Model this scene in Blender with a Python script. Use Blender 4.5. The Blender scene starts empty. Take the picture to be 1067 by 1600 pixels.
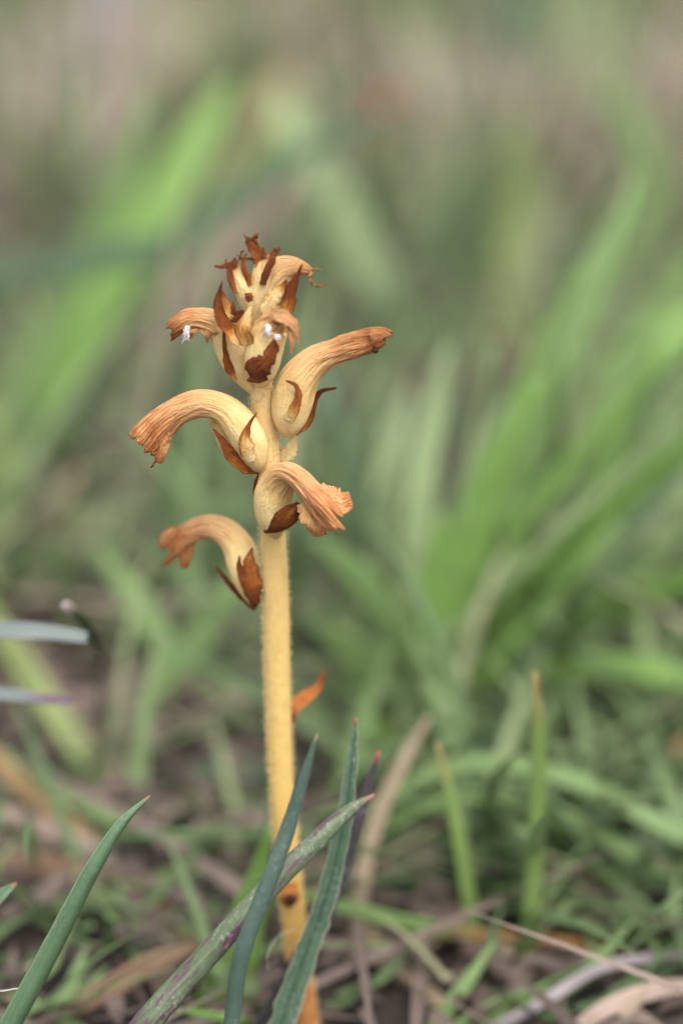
import bpy, math, random
import numpy as np
from mathutils import Vector, noise as mnoise

random.seed(7)
rng = np.random.default_rng(7)
scene = bpy.context.scene
COL = scene.collection

# ------------------------------------------------------------------ camera, sky, sun, exposure
CAM = np.array([0.0, -0.30, 0.18])
PITCH = math.radians(20)
FWD = np.array([0, math.cos(PITCH), -math.sin(PITCH)])
UP = np.array([0, math.sin(PITCH), math.cos(PITCH)])
RIGHT = np.array([1.0, 0, 0])
FRAME = 0.25                                   # frame width / distance
cam_data = bpy.data.cameras.new('camera')
cam = bpy.data.objects.new('camera', cam_data)
COL.objects.link(cam)
cam.location = CAM
cam.rotation_euler = (math.pi / 2 - PITCH, 0, 0)
cam_data.sensor_fit = 'HORIZONTAL'
cam_data.sensor_width = 14.9
cam_data.lens = 14.9 / FRAME
cam_data.clip_start = 0.005
cam_data.clip_end = 500
cam_data.dof.use_dof = True
cam_data.dof.focus_distance = 0.3145
cam_data.dof.aperture_fstop = 4.5
cam_data.dof.aperture_blades = 7
scene.camera = cam

SUN_EL, SUN_AZ = math.radians(62), math.radians(155)
world = bpy.data.worlds.new('World')
scene.world = world
world.use_nodes = True
wn = world.node_tree.nodes
bg = wn['Background']
sky = wn.new('ShaderNodeTexSky')
sky.sky_type = 'NISHITA'
sky.sun_disc = False
sky.sun_elevation = SUN_EL
sky.sun_rotation = SUN_AZ
sky.dust_density = 3.0
hs = wn.new('ShaderNodeHueSaturation')          # an overcast sky: much greyer than a clear one
hs.inputs['Saturation'].default_value = 0.14
world.node_tree.links.new(sky.outputs[0], hs.inputs['Color'])
world.node_tree.links.new(hs.outputs[0], bg.inputs['Color'])
bg.inputs['Strength'].default_value = 0.15
sun_data = bpy.data.lights.new('sun', 'SUN')
sun_data.energy = 1.5
sun_data.angle = math.radians(35)
sun_data.color = (1.0, 0.955, 0.93)
sun = bpy.data.objects.new('sun', sun_data)
COL.objects.link(sun)
sd = Vector((math.sin(SUN_AZ) * math.cos(SUN_EL), math.cos(SUN_AZ) * math.cos(SUN_EL), math.sin(SUN_EL)))
sun.rotation_euler = sd.to_track_quat('Z', 'Y').to_euler()
vs = scene.view_settings
vs.view_transform = 'Standard'
vs.look = 'None'
vs.gamma = 1.0
vs.use_curve_mapping = False
vs.exposure = 1.27
scene.cycles.use_denoising = True
scene.cycles.max_bounces = 8
scene.cycles.transmission_bounces = 6

# ------------------------------------------------------------------ measuring: photo pixel -> point on an upright plane
def ray(px, py):
    return FWD + RIGHT * ((px - 533.5) / 1067 * FRAME) + UP * ((800 - py) / 1067 * FRAME)

def Q(px, py, off):
    """the point seen at (px, py) that lies off millimetres behind the upright plane through the flower stem"""
    r = ray(px, py)
    t = (off / 1000 + 0.002 - CAM[1]) / r[1]
    return CAM + r * t

def pxm(px, py, off):
    r = ray(px, py)
    return FRAME / 1067 * (off / 1000 + 0.002 - CAM[1]) / r[1]

def ground_y(py):
    r = ray(533, py)
    return CAM[1] + r[1] * (CAM[2] / -r[2])

# ------------------------------------------------------------------ materials
def new_mat(name):
    m = bpy.data.materials.new(name)
    m.use_nodes = True
    nt = m.node_tree
    b = nt.nodes['Principled BSDF']
    return m, nt, b

def N(nt, t, **kw):
    n = nt.nodes.new(t)
    for k, v in kw.items():
        setattr(n, k, v)
    return n

def L(nt, a, b):
    nt.links.new(a, b)

def ramp(nt, fac, stops, interp='LINEAR'):
    r = N(nt, 'ShaderNodeValToRGB')
    r.color_ramp.interpolation = interp
    e = r.color_ramp.elements
    while len(e) < len(stops):
        e.new(0.5)
    for k, (p, c) in enumerate(stops):
        e[k].position = p
        e[k].color = (*c, 1) if len(c) == 3 else c
    if fac is not None:
        L(nt, fac, r.inputs[0])
    return r.outputs[0]

def noise_tex(nt, vec, scale, detail=3, rough=0.55, dist=0.0):
    n = N(nt, 'ShaderNodeTexNoise')
    n.inputs['Scale'].default_value = scale
    n.inputs['Detail'].default_value = detail
    n.inputs['Roughness'].default_value = rough
    n.inputs['Distortion'].default_value = dist
    L(nt, vec, n.inputs['Vector'])
    return n.outputs['Fac']

def math_(nt, op, a, b=None, c=None, clamp=False):
    n = N(nt, 'ShaderNodeMath', operation=op)
    n.use_clamp = clamp
    for i, v in enumerate((a, b, c)):
        if v is None:
            continue
        if isinstance(v, (int, float)):
            n.inputs[i].default_value = v
        else:
            L(nt, v, n.inputs[i])
    return n.outputs[0]

def mix(nt, fac, a, b, blend='MIX'):
    n = N(nt, 'ShaderNodeMix', data_type='RGBA', blend_type=blend)
    for s, v in ((n.inputs[0], fac), (n.inputs[6], a), (n.inputs[7], b)):
        if isinstance(v, (int, float)):
            s.default_value = v
        elif isinstance(v, tuple):
            s.default_value = (*v, 1)
        else:
            L(nt, v, s)
    return n.outputs[2]

def attr(nt, name):
    a = N(nt, 'ShaderNodeAttribute')
    a.attribute_name = name
    return a

def objvec(nt):
    return N(nt, 'ShaderNodeTexCoord').outputs['Object']

def mapping(nt, vec, sc):
    n = N(nt, 'ShaderNodeMapping')
    n.inputs['Scale'].default_value = sc
    L(nt, vec, n.inputs['Vector'])
    return n.outputs[0]

def tissue(name, stops, mottling, vein_scale, vein_amt, sharp, sss=0.25, rough=0.55, bump=0.35, spec=0.3, crumple=0.0, rim=0.0, trans=0.0, streaks=0.5):
    """withered flower tissue: colour runs with the 'age' of the tissue, mottled, with lengthwise veins"""
    m, nt, b = new_mat(name)
    age = attr(nt, 'age').outputs['Fac']
    pc = attr(nt, 'pc').outputs['Vector']
    ov = objvec(nt)
    n1 = noise_tex(nt, ov, 360, 5, 0.6, 0.5)
    n2 = noise_tex(nt, mapping(nt, pc, (vein_scale, vein_scale, 3.0)), 1.0, 4, 0.6, 0.5)
    a = math_(nt, 'MULTIPLY_ADD', math_(nt, 'SUBTRACT', n1, 0.5), mottling, age)
    a = math_(nt, 'MULTIPLY_ADD', math_(nt, 'SUBTRACT', n2, 0.5), mottling * streaks, a, clamp=True)
    if rim:
        sp = N(nt, 'ShaderNodeSeparateXYZ')
        L(nt, pc, sp.inputs[0])
        a = math_(nt, 'MULTIPLY_ADD', math_(nt, 'POWER', math_(nt, 'ABSOLUTE', sp.outputs[0]), 4.0), rim, a, clamp=True)
    if sharp:
        mr = N(nt, 'ShaderNodeMapRange', interpolation_type='SMOOTHSTEP')
        mr.inputs[1].default_value = 0.5 - sharp
        mr.inputs[2].default_value = 0.5 + sharp
        L(nt, a, mr.inputs[0])
        a = math_(nt, 'ADD', math_(nt, 'MULTIPLY', mr.outputs[0], 0.75), math_(nt, 'MULTIPLY', a, 0.25))
    colr = ramp(nt, a, stops)
    vein = ramp(nt, n2, [(0.38, (0.34, 0.20, 0.12)), (0.47, (0.75, 0.62, 0.5)), (0.55, (1, 1, 1))])
    vf = math_(nt, 'MULTIPLY', math_(nt, 'ADD', math_(nt, 'MULTIPLY', age, 1.0), 0.12, clamp=True), vein_amt, clamp=True)
    colr = mix(nt, vf, colr, vein, 'MULTIPLY')
    fine = noise_tex(nt, ov, 3800, 3, 0.6)
    colr = mix(nt, 0.35, colr, ramp(nt, fine, [(0.3, (0.72, 0.66, 0.58)), (0.7, (1, 1, 1))]), 'MULTIPLY')
    L(nt, colr, b.inputs['Base Color'])
    b.inputs['Roughness'].default_value = rough
    b.inputs['Specular IOR Level'].default_value = spec
    b.inputs['Subsurface Weight'].default_value = sss
    b.inputs['Subsurface Radius'].default_value = (1.0, 0.55, 0.25)
    b.inputs['Subsurface Scale'].default_value = 0.0009
    bp = N(nt, 'ShaderNodeBump')
    bp.inputs['Strength'].default_value = bump
    bp.inputs['Distance'].default_value = 0.0005
    h = math_(nt, 'ADD', math_(nt, 'MULTIPLY', n2, math_(nt, 'ADD', age, 0.15)), math_(nt, 'MULTIPLY', fine, 0.25))
    if crumple:
        vo = N(nt, 'ShaderNodeTexVoronoi', feature='DISTANCE_TO_EDGE')
        vo.inputs['Scale'].default_value = 1.0
        wob = N(nt, 'ShaderNodeVectorMath', operation='MULTIPLY_ADD')
        nv = N(nt, 'ShaderNodeTexNoise')
        nv.inputs['Scale'].default_value = 900
        L(nt, ov, nv.inputs['Vector'])
        L(nt, nv.outputs['Color'], wob.inputs[0])
        wob.inputs[1].default_value = (0.7, 0.7, 0.7)
        L(nt, mapping(nt, pc, (4.2, 4.2, 3.0)), wob.inputs[2])
        L(nt, wob.outputs[0], vo.inputs['Vector'])
        crease = math_(nt, 'MULTIPLY', math_(nt, 'MINIMUM', vo.outputs['Distance'], 0.22), math_(nt, 'MULTIPLY', age, crumple))
        h = math_(nt, 'ADD', h, crease)
        cr = ramp(nt, vo.outputs['Distance'], [(0.0, (0.52, 0.38, 0.28)), (0.10, (1, 1, 1))])
        colr = mix(nt, math_(nt, 'MULTIPLY', age, 0.75), colr, cr, 'MULTIPLY')
        L(nt, colr, b.inputs['Base Color'])
    L(nt, h, bp.inputs['Height'])
    L(nt, bp.outputs[0], b.inputs['Normal'])
    if trans:
        tr = N(nt, 'ShaderNodeBsdfTranslucent')
        L(nt, colr, tr.inputs['Color'])
        ms = N(nt, 'ShaderNodeMixShader')
        ms.inputs[0].default_value = trans
        L(nt, b.outputs[0], ms.inputs[1]); L(nt, tr.outputs[0], ms.inputs[2])
        L(nt, ms.outputs[0], nt.nodes['Material Output'].inputs['Surface'])
    return m

PETAL = tissue('withered_petal',
               [(0.0, (0.82, 0.62, 0.31)), (0.2, (0.81, 0.53, 0.215)), (0.42, (0.80, 0.465, 0.215)),
                (0.7, (0.66, 0.30, 0.12)), (0.88, (0.44, 0.155, 0.045)), (1.0, (0.17, 0.05, 0.016))],
               0.70, 9.0, 0.75, 0, sss=0.2, bump=1.0, crumple=1.6, trans=0.07)
BRACT = tissue('withered_bract',
               [(0.0, (0.72, 0.58, 0.32)), (0.22, (0.70, 0.46, 0.18)), (0.42, (0.55, 0.27, 0.07)), (0.62, (0.34, 0.125, 0.026)),
                (0.8, (0.25, 0.078, 0.018)), (1.0, (0.12, 0.034, 0.010))],
               1.05, 4.5, 0.8, 0.46, sss=0.15, bump=1.0, rim=0.2, rough=0.75, spec=0.15, streaks=1.3)
RUST = tissue('rusty_tip',
              [(0.0, (0.55, 0.30, 0.11)), (0.4, (0.40, 0.155, 0.045)), (0.7, (0.26, 0.078, 0.022)), (1.0, (0.13, 0.035, 0.012))],
              0.8, 4.5, 0.7, 0, sss=0.1, bump=0.8, streaks=1.2, rough=0.75, spec=0.15)
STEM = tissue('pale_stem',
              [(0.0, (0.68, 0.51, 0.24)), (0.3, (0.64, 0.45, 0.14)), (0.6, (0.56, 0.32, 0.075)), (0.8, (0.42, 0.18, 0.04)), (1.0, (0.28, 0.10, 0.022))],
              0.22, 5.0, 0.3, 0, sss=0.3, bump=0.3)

def plain(name, col, rough=0.6, trans=0.0):
    m, nt, b = new_mat(name)
    b.inputs['Base Color'].default_value = (*col, 1)
    b.inputs['Roughness'].default_value = rough
    b.inputs['Specular IOR Level'].default_value = 0.2
    return m

def varied(name, c1, c2, scale, rough=0.7):
    m, nt, b = new_mat(name)
    n = noise_tex(nt, objvec(nt), scale, 5, 0.65)
    L(nt, ramp(nt, n, [(0.3, c1), (0.7, c2)]), b.inputs['Base Color'])
    b.inputs['Roughness'].default_value = rough
    b.inputs['Specular IOR Level'].default_value = 0.2
    return m

HAIR = varied('pale_gland_hair', (0.62, 0.44, 0.2), (0.78, 0.62, 0.36), 900, 0.5)
FLUFF = varied('white_fluff', (0.40, 0.34, 0.35), (0.62, 0.58, 0.60), 1500, 0.8)
BLACK = varied('dark_scar', (0.02, 0.01, 0.006), (0.06, 0.025, 0.012), 2000, 0.8)
THREAD = plain('spider_silk', (0.75, 0.75, 0.72), 0.4)

def leaf(name, c1, c2, tip=None, tip_at=0.9, purple=0.0, specks=0.0, edge=None, streak=26, rough=0.5, trans=0.25, tip_soft=0.06, node=None, mid=None):
    """a grass-like leaf: streaks along its length, optional withered tip, purple blotches, waxy specks, pale margin"""
    m, nt, b = new_mat(name)
    pa = attr(nt, 'pc')
    pc = pa.outputs['Vector']
    v = attr(nt, 'age').outputs['Fac']
    sep = N(nt, 'ShaderNodeSeparateXYZ')
    L(nt, pc, sep.inputs[0])
    ov = objvec(nt)
    st = noise_tex(nt, mapping(nt, pc, (streak * 0.35, 1, 3.0)), 1.0, 4, 0.65)
    blot = noise_tex(nt, ov, 260, 4, 0.6)
    f = math_(nt, 'ADD', math_(nt, 'MULTIPLY', st, 0.6), math_(nt, 'MULTIPLY', blot, 0.4))
    colr = ramp(nt, f, [(0.36, c1), (0.62, c2)])
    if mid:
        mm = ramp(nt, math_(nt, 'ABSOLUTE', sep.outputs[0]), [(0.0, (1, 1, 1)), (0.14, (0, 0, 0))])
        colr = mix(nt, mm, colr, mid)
    if purple:
        pn = noise_tex(nt, mapping(nt, pc, (1.3, 1, 9.0)), 1.0, 5, 0.65, 0.6)
        pf = ramp(nt, pn, [(0.62 - purple * 0.3, (0, 0, 0)), (0.74 - purple * 0.3, (0.9, 0.9, 0.9))])
        colr = mix(nt, pf, colr, (0.075, 0.022, 0.055))
    if edge:
        ef = ramp(nt, math_(nt, 'ABSOLUTE', sep.outputs[0]), [(0.9, (0, 0, 0)), (0.97, (0.85, 0.85, 0.85))])
        colr = mix(nt, ef, colr, edge)
    if specks:
        sn = noise_tex(nt, ov, 1700, 4, 0.7)
        big = noise_tex(nt, ov, 190, 2, 0.5)
        sf = math_(nt, 'MULTIPLY', ramp(nt, sn, [(0.50, (0, 0, 0)), (0.68, (1, 1, 1))]), ramp(nt, big, [(0.40, (0.12, 0.12, 0.12)), (0.62, (1, 1, 1))]))
        colr = mix(nt, math_(nt, 'MULTIPLY', sf, specks, clamp=True), colr, (0.52, 0.50, 0.50))
    if node:
        nf = ramp(nt, v, [(node - 0.02, (0, 0, 0)), (node, (0.8, 0.8, 0.8)), (node + 0.025, (0, 0, 0))])
        colr = mix(nt, nf, colr, (0.16, 0.085, 0.06))
    if tip:
        jit = math_(nt, 'MULTIPLY_ADD', math_(nt, 'SUBTRACT', st, 0.5), tip_soft * 1.5, v)
        stops = [(max(tip_at - tip_soft, 0.0), (0, 0, 0)), (min(tip_at + tip_soft, 1.0), (1, 1, 1))]
        colr = mix(nt, ramp(nt, jit, stops), colr, tip)
    L(nt, colr, b.inputs['Base Color'])
    b.inputs['Roughness'].default_value = rough
    b.inputs['Specular IOR Level'].default_value = 0.35
    bp = N(nt, 'ShaderNodeBump')
    bp.inputs['Strength'].default_value = 0.35
    bp.inputs['Distance'].default_value = 0.0002
    L(nt, math_(nt, 'ADD', st, math_(nt, 'MULTIPLY', noise_tex(nt, ov, 2200, 3), 0.4)), bp.inputs['Height'])
    L(nt, bp.outputs[0], b.inputs['Normal'])
    if trans:
        out = nt.nodes['Material Output']
        tr = N(nt, 'ShaderNodeBsdfTranslucent')
        L(nt, colr, tr.inputs['Color'])
        ms = N(nt, 'ShaderNodeMixShader')
        ms.inputs[0].default_value = trans
        L(nt, b.outputs[0], ms.inputs[1])
        L(nt, tr.outputs[0], ms.inputs[2])
        L(nt, ms.outputs[0], out.inputs['Surface'])
    return m

# ------------------------------------------------------------------ geometry helpers
def catmull(P, n):
    P = np.asarray(P, float)
    if len(P) == 2:
        t = np.linspace(0, 1, n)[:, None]
        return P[0] * (1 - t) + P[1] * t
    d = np.r_[0, np.cumsum(np.maximum(np.linalg.norm(np.diff(P[:, :3], axis=0), axis=1), 1e-9) ** 0.5)]
    E = np.vstack([2 * P[0] - P[1], P, 2 * P[-1] - P[-2]])
    de = np.r_[-(d[1] - d[0]), d, d[-1] + (d[-1] - d[-2])]
    T = np.gradient(E, axis=0)
    for i in range(1, len(E) - 1):
        h0, h1 = de[i] - de[i - 1], de[i + 1] - de[i]
        T[i] = ((E[i] - E[i - 1]) / h0 * h1 + (E[i + 1] - E[i]) / h1 * h0) / (h0 + h1)
    # dense sampling, then by arc length
    ts = np.linspace(0, d[-1], max(n * 6, 60))
    out = []
    for t in ts:
        i = min(np.searchsorted(d, t, side='right') - 1, len(P) - 2)
        h = d[i + 1] - d[i]
        s = (t - d[i]) / h
        h00, h10, h01, h11 = 2*s**3-3*s**2+1, s**3-2*s**2+s, -2*s**3+3*s**2, s**3-s**2
        out.append(h00*P[i] + h10*h*T[i+1] + h01*P[i+1] + h11*h*T[i+2])
    out = np.array(out)
    a = np.r_[0, np.cumsum(np.linalg.norm(np.diff(out[:, :3], axis=0), axis=1))]
    s = np.linspace(0, a[-1], n)
    return np.stack([np.interp(s, a, out[:, k]) for k in range(out.shape[1])], 1)

def unit(v):
    return v / np.maximum(np.linalg.norm(v, axis=-1, keepdims=True), 1e-12)

def mesh_obj(name, verts, faces, mat, parent=None, origin=None, attrs=None, smooth=True):
    verts = np.asarray(verts, float)
    if origin is None:
        origin = verts[0] if parent is None else np.zeros(3)
    if parent is not None:
        origin = np.zeros(3)
        p = parent
        while p is not None:
            origin = origin + np.array(p.location)
            p = p.parent
    me = bpy.data.meshes.new(name)
    me.from_pydata((verts - origin).tolist(), [], faces)
    me.materials.append(mat)
    if attrs:
        for k, a in attrs.items():
            a = np.asarray(a, np.float32)
            if a.ndim == 1:
                at = me.attributes.new(k, 'FLOAT', 'POINT')
                at.data.foreach_set('value', a)
            else:
                at = me.attributes.new(k, 'FLOAT_VECTOR', 'POINT')
                at.data.foreach_set('vector', a.ravel())
    if smooth:
        me.polygons.foreach_set('use_smooth', [True] * len(me.polygons))
    me.update()
    o = bpy.data.objects.new(name, me)
    COL.objects.link(o)
    if parent is not None:
        o.parent = parent
    else:
        o.location = origin
    return o

def tag(o, label=None, cat=None, group=None, kind=None):
    for k, v in (('label', label), ('category', cat), ('group', group), ('kind', kind)):
        if v:
            o[k] = v
    return o

def empty(name, loc, label, cat, group=None):
    o = bpy.data.objects.new(name, None)
    COL.objects.link(o)
    o.location = loc
    o.empty_display_size = 0.01
    return tag(o, label, cat, group)

def grid_faces(nr, nc, wrap=True):
    f = []
    for i in range(nr - 1):
        for j in range(nc if wrap else nc - 1):
            k = (j + 1) % nc
            f.append((i * nc + j, i * nc + k, (i + 1) * nc + k, (i + 1) * nc + j))
    return f

def blade_geo(path, widths, face=(0, -1, 0.25), twist=(0, 0), fold=0.0, thick=0.00022, ns=40, na=7,
              jag=0.0, ages=None, rib=0.0, wav=0.0, roundback=0.0, seed=0, jagf=900.0):
    """a leaf swept along world points; fold > 0 hollows the side turned to 'face'"""
    P = catmull(path, ns)
    t = np.linspace(0, 1, ns)
    # widths given at the path's own points -> interpolate by nearest arc position
    Pd = np.asarray(path, float)
    pa = np.r_[0, np.cumsum(np.linalg.norm(np.diff(Pd, axis=0), axis=1))]
    pa /= pa[-1]
    def smooth(vals):
        vals = np.asarray(vals, float)
        g = np.interp(t, pa if len(vals) == len(pa) else np.linspace(0, 1, len(vals)), vals)
        k = max(1, ns // 14)
        if k > 1:
            gp = np.r_[np.full(k, g[0]), g, np.full(k, g[-1])]
            ker = np.hanning(2 * k + 1); ker /= ker.sum()
            g2 = np.convolve(gp, ker, 'valid')
            g2[-2:] = g[-2:]
            return g2
        return g
    W = smooth(widths)
    A = smooth(ages) if ages is not None else t
    T = unit(np.gradient(P, axis=0))
    F = np.tile(np.asarray(face, float), (ns, 1))
    S = unit(np.cross(T, F))
    Nn = unit(np.cross(S, T))
    tw = smooth([math.radians(a) for a in twist])[:, None]
    S, Nn = S * np.cos(tw) + Nn * np.sin(tw), Nn * np.cos(tw) - S * np.sin(tw)
    us = np.linspace(-1, 1, na)
    rows, pc, ag = [], [], []
    for i in range(ns):
        w = W[i] / 2
        jl = jr = 1.0
        if jag:
            jl += jag * mnoise.noise(Vector((i / ns * jagf * 0.1, seed * 7.3, 1.7)))
            jr += jag * mnoise.noise(Vector((i / ns * jagf * 0.1, seed * 7.3, 9.1)))
        ring = []
        th = min(thick, W[i] * 0.3)
        for side in (1, -1):
            for u in (us if side == 1 else us[::-1]):
                e = w * u * (jr if u > 0 else jl)
                h = fold * w * u * u
                if wav:
                    h += wav * w * abs(u) * mnoise.noise(Vector((t[i] * 3.5, u * 0.9 + seed, 3.3 + seed)))
                prof = math.sqrt(max(0.0, 1 - 0.92 * u * u))
                h += side * th * 0.5 * prof
                if side == -1 and roundback:
                    h -= roundback * w * prof
                if side == 1 and rib:
                    h -= rib * w * math.exp(-(u / 0.16) ** 2)
                ring.append(P[i] + S[i] * e + Nn[i] * h)
                pc.append((u, side * 0.3 + seed * 1.37, t[i]))
                ag.append(A[i])
        rows.append(ring)
    V = np.array(rows).reshape(-1, 3)
    nc = 2 * na
    faces = grid_faces(ns, nc)
    faces.append(tuple(range(nc))[::-1])
    faces.append(tuple((ns - 1) * nc + j for j in range(nc)))
    return V, faces, {'pc': np.array(pc), 'age': np.array(ag)}

def blade(name, path, widths, mat, parent=None, **kw):
    V, f, a = blade_geo(path, widths, **kw)
    return mesh_obj(name, V, f, mat, parent, attrs=a, origin=np.asarray(path[0], float))

def qpath(pts):
    """pixel points (px, py, mm behind the stem plane) -> world path and metres per pixel at each"""
    return [Q(*p) for p in pts], [pxm(*p) for p in pts]

def qblade(name, pts, wpx, mat, parent=None, root=None, **kw):
    path, sc = qpath(pts)
    w = [a * b for a, b in zip(np.interp(np.linspace(0, 1, len(pts)), np.linspace(0, 1, len(wpx)), wpx), sc)]
    if root is not None and path[0][2] > 0.0:     # carry the leaf down into the ground
        p0, p1 = path[0], path[1]
        d = unit(p0 - p1)
        g = p0 + d * min(p0[2], 0.05) * 0.6
        g = np.array([g[0] + root[0] / 1000, g[1] + root[1] / 1000, -0.002])
        path = [g] + path
        w = [w[0] * 0.85] + w
        if kw.get('ages') is not None:
            kw['ages'] = [kw['ages'][0]] + list(kw['ages'])
    return blade(name, path, w, mat, parent, **kw)

def tube(name, pts, hw, mat, parent, ages, ell=1.0, nl=80, na=72, wrinkle=(0.01, 0.06), lumps=0.03, seed=0,
         lips=None, flare=0.0, ragged=0.0, shell=0.00012, closed=False):
    """a hollow withered corolla: swept along pixel points with half-widths in pixels, wrinkled, with ragged lips"""
    path = np.array([np.r_[Q(*p), h * pxm(*p), a] for p, h, a in zip(pts, hw, ages)])
    R = catmull(path, nl)
    P, rad, age = R[:, :3], np.maximum(R[:, 3], 1e-5), np.clip(R[:, 4], 0, 1)
    T = unit(np.gradient(P, axis=0))
    Y = np.array([0, 1.0, 0])
    Nn = np.zeros_like(P)
    n0 = np.cross(Y, T[0]); n0 /= np.linalg.norm(n0)
    Nn[0] = n0
    for i in range(1, nl):
        n = Nn[i - 1] - T[i] * np.dot(Nn[i - 1], T[i])
        Nn[i] = n / np.linalg.norm(n)
    B = np.cross(T, Nn)
    el = np.interp(np.linspace(0, 1, nl), np.linspace(0, 1, len(np.atleast_1d(ell))), np.atleast_1d(ell))
    t = np.linspace(0, 1, nl)
    th = np.linspace(0, 2 * math.pi, na, endpoint=False)
    outer = np.zeros((nl, na, 3)); inner = np.zeros_like(outer)
    A = np.zeros((nl, na)); PC = np.zeros((nl, na, 3))
    Ltot = np.linalg.norm(np.diff(P, axis=0), axis=1).sum()
    for j, a in enumerate(th):
        c, s = math.cos(a), math.sin(a)
        ext = 0.0; fl = 0.0
        if lips:
            for (la, lw, le, lf) in lips:
                da = abs((math.degrees(a) - la + 180) % 360 - 180)
                g = math.exp(-(da / lw) ** 2)
                ext += le * g; fl += lf * g
        rg = ragged * (mnoise.noise(Vector((c * 2.6, s * 2.6, seed * 3.1))) + 0.7 * mnoise.noise(Vector((c * 7, s * 7, seed * 3.1 + 5))))
        for i in range(nl):
            v = t[i]
            k = wrinkle[0] + (wrinkle[1] - wrinkle[0]) * v ** 1.5
            tw_ = v * 1.3 * mnoise.noise(Vector((v * 2.0, seed * 5.1, 0.3)))
            cc, ss = math.cos(a + tw_), math.sin(a + tw_)
            wr = 0.42 - 1.7 * abs(mnoise.noise(Vector((cc * 1.9 + seed, ss * 1.9, v * 3.2))))
            wr -= 0.8 * abs(mnoise.noise(Vector((cc * 4.6, ss * 4.6 + seed, v * 5.0)))) - 0.2
            wr += 0.25 * mnoise.noise(Vector((cc * 12, ss * 12 + seed, v * 6)))
            lp = mnoise.noise(Vector((c * 1.2, s * 1.2 + seed * 2, v * 5.0))) * lumps
            r = rad[i] * (1 + k * wr * 2.2 + lp)
            m = max(0.0, (v - 0.72) / 0.28)
            m2 = m * m
            r *= 1 + (flare + fl) * m2
            crinkle = m2 * rad[i] * 0.22 * mnoise.noise(Vector((c * 3 + seed, s * 3, v * 4)))
            ax = (ext + rg) * rad[i] * m2 + crinkle
            base = P[i] + T[i] * ax
            d = Nn[i] * c + B[i] * s * el[i]
            outer[i, j] = base + d * r
            inner[i, j] = base + d * max(r - shell, r * 0.6)
            A[i, j] = age[i] + (0.10 * m2 * (1 if fl or ext else 0.6))
            PC[i, j] = (c + seed * 0.7, s, v * Ltot / 0.012)
    V = np.concatenate([outer.reshape(-1, 3), inner[::-1].reshape(-1, 3)])
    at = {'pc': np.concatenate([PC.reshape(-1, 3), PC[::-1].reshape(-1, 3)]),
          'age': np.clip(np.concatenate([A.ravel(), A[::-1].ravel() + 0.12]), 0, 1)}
    if closed:
        V = outer.reshape(-1, 3); at = {'pc': PC.reshape(-1, 3), 'age': np.clip(A.ravel(), 0, 1)}
        f = grid_faces(nl, na)
        f.append(tuple((nl - 1) * na + j for j in range(na)))
    else:
        f = grid_faces(2 * nl, na)
    return mesh_obj(name, V, f, mat, parent, attrs=at)

def thread(name, pts, r, mat, parent=None, ages=(0.6, 0.8), ns=24, nr=6, seed=0, kink=0.0, origin=None):
    path = catmull(np.array(pts), ns)
    if kink:
        for i in range(1, ns):
            path[i] += kink * np.array([mnoise.noise(Vector((i * 0.5, seed, 0))), mnoise.noise(Vector((i * 0.5, seed, 5))), mnoise.noise(Vector((i * 0.5, seed, 9)))])
    T = unit(np.gradient(path, axis=0))
    a = unit(np.cross(T, np.array([0.3, 1, 0.2])))
    b = np.cross(T, a)
    V, pc, ag = [], [], []
    for i in range(ns):
        rr = r * (1 - 0.55 * i / (ns - 1)) * (1 + 0.35 * mnoise.noise(Vector((i * 0.7, seed, 2))))
        for j in range(nr):
            q = 2 * math.pi * j / nr
            V.append(path[i] + (a[i] * math.cos(q) + b[i] * math.sin(q)) * rr)
            pc.append((math.cos(q), math.sin(q), i / ns)); ag.append(ages[0] + (ages[1] - ages[0]) * i / ns)
    f = grid_faces(ns, nr) + [tuple(range(nr))[::-1], tuple((ns - 1) * nr + j for j in range(nr))]
    return mesh_obj(name, V, f, mat, parent, attrs={'pc': np.array(pc), 'age': np.array(ag)})

def blob(name, center, radii, mat, parent, rough=0.25, seed=0, age=0.9, n=18):
    V, f = [], []
    for i in range(n + 1):
        ph = math.pi * i / n
        for j in range(2 * n):
            q = math.pi * j / n
            d = np.array([math.sin(ph) * math.cos(q), math.sin(ph) * math.sin(q), math.cos(ph)])
            k = 1 + rough * (mnoise.noise(Vector(d * 1.6 + seed)) + 0.6 * mnoise.noise(Vector(d * 4 + seed)))
            V.append(np.asarray(center) + d * np.asarray(radii) * k)
    f = grid_faces(n + 1, 2 * n)
    k = len(V)
    return mesh_obj(name, V, f, mat, parent, attrs={'pc': np.tile([0.3, 0.5, 0.7], (k, 1)), 'age': np.full(k, age)})

# ------------------------------------------------------------------ ground
GROUND, nt, b = new_mat('leaf_litter_soil')
ov = objvec(nt)
n1 = noise_tex(nt, ov, 95, 6, 0.65)
n2 = noise_tex(nt, ov, 300, 5, 0.7)
c = ramp(nt, n1, [(0.35, (0.010, 0.007, 0.005)), (0.5, (0.035, 0.026, 0.019)), (0.68, (0.10, 0.078, 0.058))])
c = mix(nt, 0.7, c, ramp(nt, n2, [(0.35, (0.35, 0.3, 0.27)), (0.65, (1, 1, 1))]), 'MULTIPLY')
L(nt, c, b.inputs['Base Color'])
b.inputs['Roughness'].default_value = 0.95
xs = np.r_[-120, -30, -8, -3, np.linspace(-1.2, 1.2, 121), 3, 8, 30, 120]
ys = np.r_[-60, -15, -4, -1.5, np.linspace(-0.6, 2.2, 141), 4, 10, 40, 160]
GV = []
for y in ys:
    for x in xs:
        near = 1.0 if (abs(x) < 1.3 and -0.7 < y < 2.3) else 0.0
        z = near * (0.006 * mnoise.noise(Vector((x * 9, y * 9, 0))) + 0.003 * mnoise.noise(Vector((x * 34, y * 34, 4)))) - 0.005
        GV.append((x, y, z))
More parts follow.
